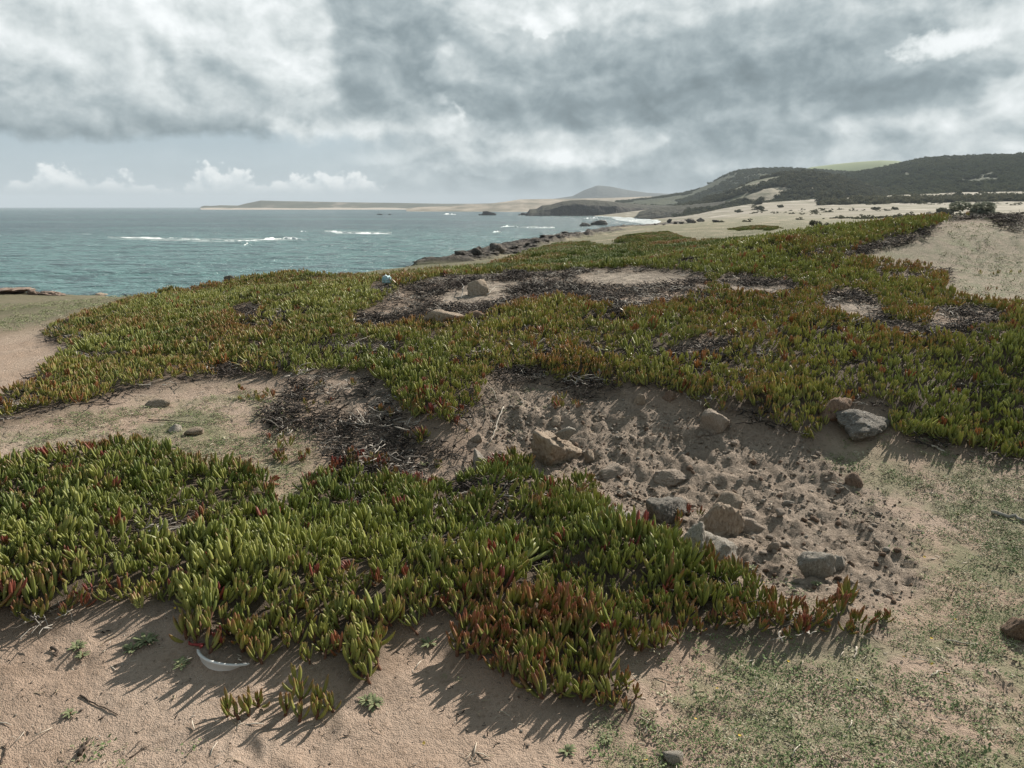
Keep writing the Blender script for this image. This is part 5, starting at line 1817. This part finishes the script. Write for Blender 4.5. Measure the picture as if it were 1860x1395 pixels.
for q, (a, b, w_, h2, lab) in enumerate(((888, 391, 32, 9, 'dark islet rising from the surf in front of the bay'), (872, 391, 8, 3, 'tiny skerry left of the dark islet'), (690, 388.5, 14, 2.5, 'low dark skerry far out, left one of two'),
                                         (708, 389, 7, 2.2, 'low dark skerry far out, right one of two'), (950, 391, 14, 6, 'black rock at the foot of the headland point'), (944, 391.5, 8, 3, 'small black rock off the headland point'),
                                         (1216, 405, 13, 9, 'largest black boulder at the edge of the beach'), (1226, 407, 10, 5, 'black boulder right of the largest one on the beach'), (1238, 407, 12, 5, 'long black boulder among the beach boulders'),
                                         (1254, 405, 26, 10, 'jagged black outcrop at the right end of the beach'), (1272, 403, 18, 9, 'dark outcrop beside the jagged one on the beach'), (1206, 409, 8, 3, 'small black boulder in the shallow surf'),
                                         (1190, 408, 6, 3, 'tiny black boulder farthest out in the surf'), (1302, 404, 22, 6, 'dark low rock on the turf right of the beach'))):
    stone('sea_rock', a, b, w_ * .85, h2 * .8, 'black' if q < 8 else 'shore', lab, 300 + q, .8, .3 * q, 4, .24, .3, r0=100)

M_foam = simple_mat('foam', [(.35, (.70, .75, .75)), (.65, (.84, .86, .86))], .8, rough=.8, bump=.5, bscale=1.5, bdist=.3)


def breaker(pxs, wpx, hgt, label, seed):
    r = np.random.default_rng(seed)
    pts = []
    for a, b in pxs:
        d = ray(a, b); t = (SEA_Z - CAMZ) / d[2]; pts.append((d[0] * t, d[1] * t))
    pts = np.array(pts); n = 90
    t = np.linspace(0, 1, len(pts)); tt = np.linspace(0, 1, n)
    X = np.interp(tt, t, pts[:, 0]); Y = np.interp(tt, t, pts[:, 1])
    dist = np.hypot(X, Y); m_px = dist * dist / F0 / (CAMZ - SEA_Z)
    wd = wpx * m_px * np.clip(.55 + .9 * fbm(tt * 14 + seed, tt * 0, seed=seed, octv=3), .05, 1.4) * np.clip(np.sin(tt * math.pi) * 2.5, 0, 1)
    hh = hgt * np.clip(.5 + 1.3 * fbm(tt * 9 + seed, tt * 0 + 3, seed=seed + 1, octv=4), -.1, 1.3) * np.clip(np.sin(tt * math.pi) * 2.2, 0, 1)
    V, Fc = [], []
    prof = ((-1.0, -.2), (-.75, .25), (-.45, .8), (-.15, 1.0), (.25, .75), (.8, .3), (1.6, .02), (2.2, -.2))
    for k in range(n):
        u = np.array([X[k], Y[k]]) / dist[k]
        for s_, z_ in prof:
            V.append((X[k] + u[0] * s_ * wd[k] * .5, Y[k] + u[1] * s_ * wd[k] * .5, SEA_Z - .06 + z_ * hh[k] + r.normal() * .04))
    for k in range(n - 1):
        for i in range(len(prof) - 1):
            a = k * len(prof) + i
            Fc.append((a, a + 1, a + len(prof) + 1, a + len(prof)))
    o = mesh_obj('breaking_wave', from_py('breaking_wave', V, Fc, M_foam))
    tag(o, label, 'wave', 'breaking waves')


breaker([(195, 430), (250, 432), (320, 434), (380, 436)], 2.2, .30, 'long left half of the foam line breaking offshore', 1)
breaker([(370, 436), (430, 438), (480, 436), (520, 432), (556, 436)], 2.4, .55, 'right half of the foam line, ending in a white crest', 2)
breaker([(588, 419), (630, 423), (670, 424), (708, 424)], 2.6, .35, 'shorter foam streak right of the long foam line', 3)
breaker([(908, 413), (920, 411), (934, 411), (944, 413)], 1.8, .9, 'white breaking crest in front of the headland, left one', 4)
breaker([(950, 413), (980, 413), (1010, 413)], 1.2, .5, 'thin white crest right of the breaking crest', 5)
breaker([(890, 423), (905, 421), (915, 424)], 1.5, .6, 'small white crest nearest the rocky shore', 6)
breaker([(442, 446), (450, 443), (458, 446)], 1.2, .4, 'tiny whitecap just below the long foam line', 7)
breaker([(544, 421), (552, 420), (560, 422)], 1.1, .5, 'tiny whitecap above the right end of the foam line', 8)
breaker([(796, 390), (815, 389), (830, 390)], .8, 1.1, 'far white crest left of the dark islet', 9)
breaker([(1060, 397), (1075, 396), (1088, 397)], .8, .9, 'white crest just off the beach', 10)
breaker([(1140, 402), (1150, 401), (1160, 402)], .8, .5, 'little white crest in the bay by the boulders', 11)


M_greybush = leaf_mat('grey_bush_foliage', (.15, .165, .13), (.25, .26, .205), .45, 1.0)


def bush(px, py, w, h, label, seed, r0=30, grey=False):
    c, sl_ = hit(px, py, r0)
    e = bpy.data.objects.new('bush', None); COL.objects.link(e)
    e.location = c
    tag(e, label, 'bush', 'bushes on the sand and dunes')
    wm, hm_ = w * sl_ / F0 * .5, h * sl_ / F0
    me = crown_mesh('foliage', seed, M_bush, 3200 if grey else 1300, .8, .065 if grey else .075)
    o = mesh_obj('foliage', me, e); o.scale = (wm, wm, hm_); o['tint'] = .75 if grey else .3
    if grey:
        me.materials.clear(); me.materials.append(M_greybush)
    V, Fc = [], []
    for k in range(3):
        tube(V, Fc, [(0, 0, -.1), (.1 * math.cos(k * 2.1), .1 * math.sin(k * 2.1), .3), (.25 * math.cos(k * 2.1), .25 * math.sin(k * 2.1), .7)], [.05, .04, .02], 5)
    o = mesh_obj('stem', from_py('stem', V, Fc, M_dark_wood), e); o.scale = (wm, wm, hm_ * .8)


for q, (a, b, w_, h2, lab, r0, gr_) in enumerate((
        (1592, 381, 16, 6, 'low bush on the sand flat, left one of a pair', 120, 0), (1626, 381, 12, 5, 'low bush on the sand flat, right one of a pair', 120, 0),
        (1772, 393, 74, 20, 'large grey bush behind the right hand crest', 14, 1), (1722, 390, 44, 12, 'green bush left of the large grey bush', 14, 0),
        (1485, 411, 26, 13, 'dark bush at the end of the green mat by the sand', 40, 0), (1376, 381, 20, 8, 'dark bush low on the dune, left one', 200, 0),
        (1418, 377, 12, 6, 'small round bush on the bare dune', 200, 0), (1342, 386, 16, 5, 'flat bush at the foot of the dune', 200, 0), (1384, 384, 12, 4, 'small bush beside the flat one on the dune', 200, 0),
        (1378, 371, 24, 12, 'dark bush on the dune shoulder', 300, 0), (1425, 362, 52, 24, 'largest dark thicket on the dune shoulder', 300, 0), (1500, 365, 46, 16, 'dark thicket at the edge of the sand flat', 300, 0))):
    bush(a, b, w_, h2, lab, 600 + q, r0, bool(gr_))

# ------------------------------------------------------------------ air
hx = 9300.0
ztop, zbot = 125.0, -18.0
V = [(sx_ * hx, sy_ * hx, zz_) for zz_ in (zbot, ztop) for sy_ in (-1, 1) for sx_ in (-1, 1)]
Fc = [(0, 2, 3, 1), (4, 5, 7, 6), (0, 1, 5, 4), (2, 6, 7, 3), (0, 4, 6, 2), (1, 3, 7, 5)]
me = from_py('haze', V, Fc, None, False)
hz = bpy.data.materials.new('haze'); hz.use_nodes = True
nt = hz.node_tree; nt.nodes.clear()
pv = nt.nodes.new('ShaderNodeVolumePrincipled'); pv.inputs['Color'].default_value = (.80, .90, 1.0, 1); pv.inputs['Density'].default_value = 1.5e-4
om = nt.nodes.new('ShaderNodeOutputMaterial'); nt.links.new(pv.outputs[0], om.inputs['Volume'])
me.materials.append(hz)
o = mesh_obj('haze', me)
tag(o, 'thin sea haze over the whole bay', 'haze', kind='stuff')
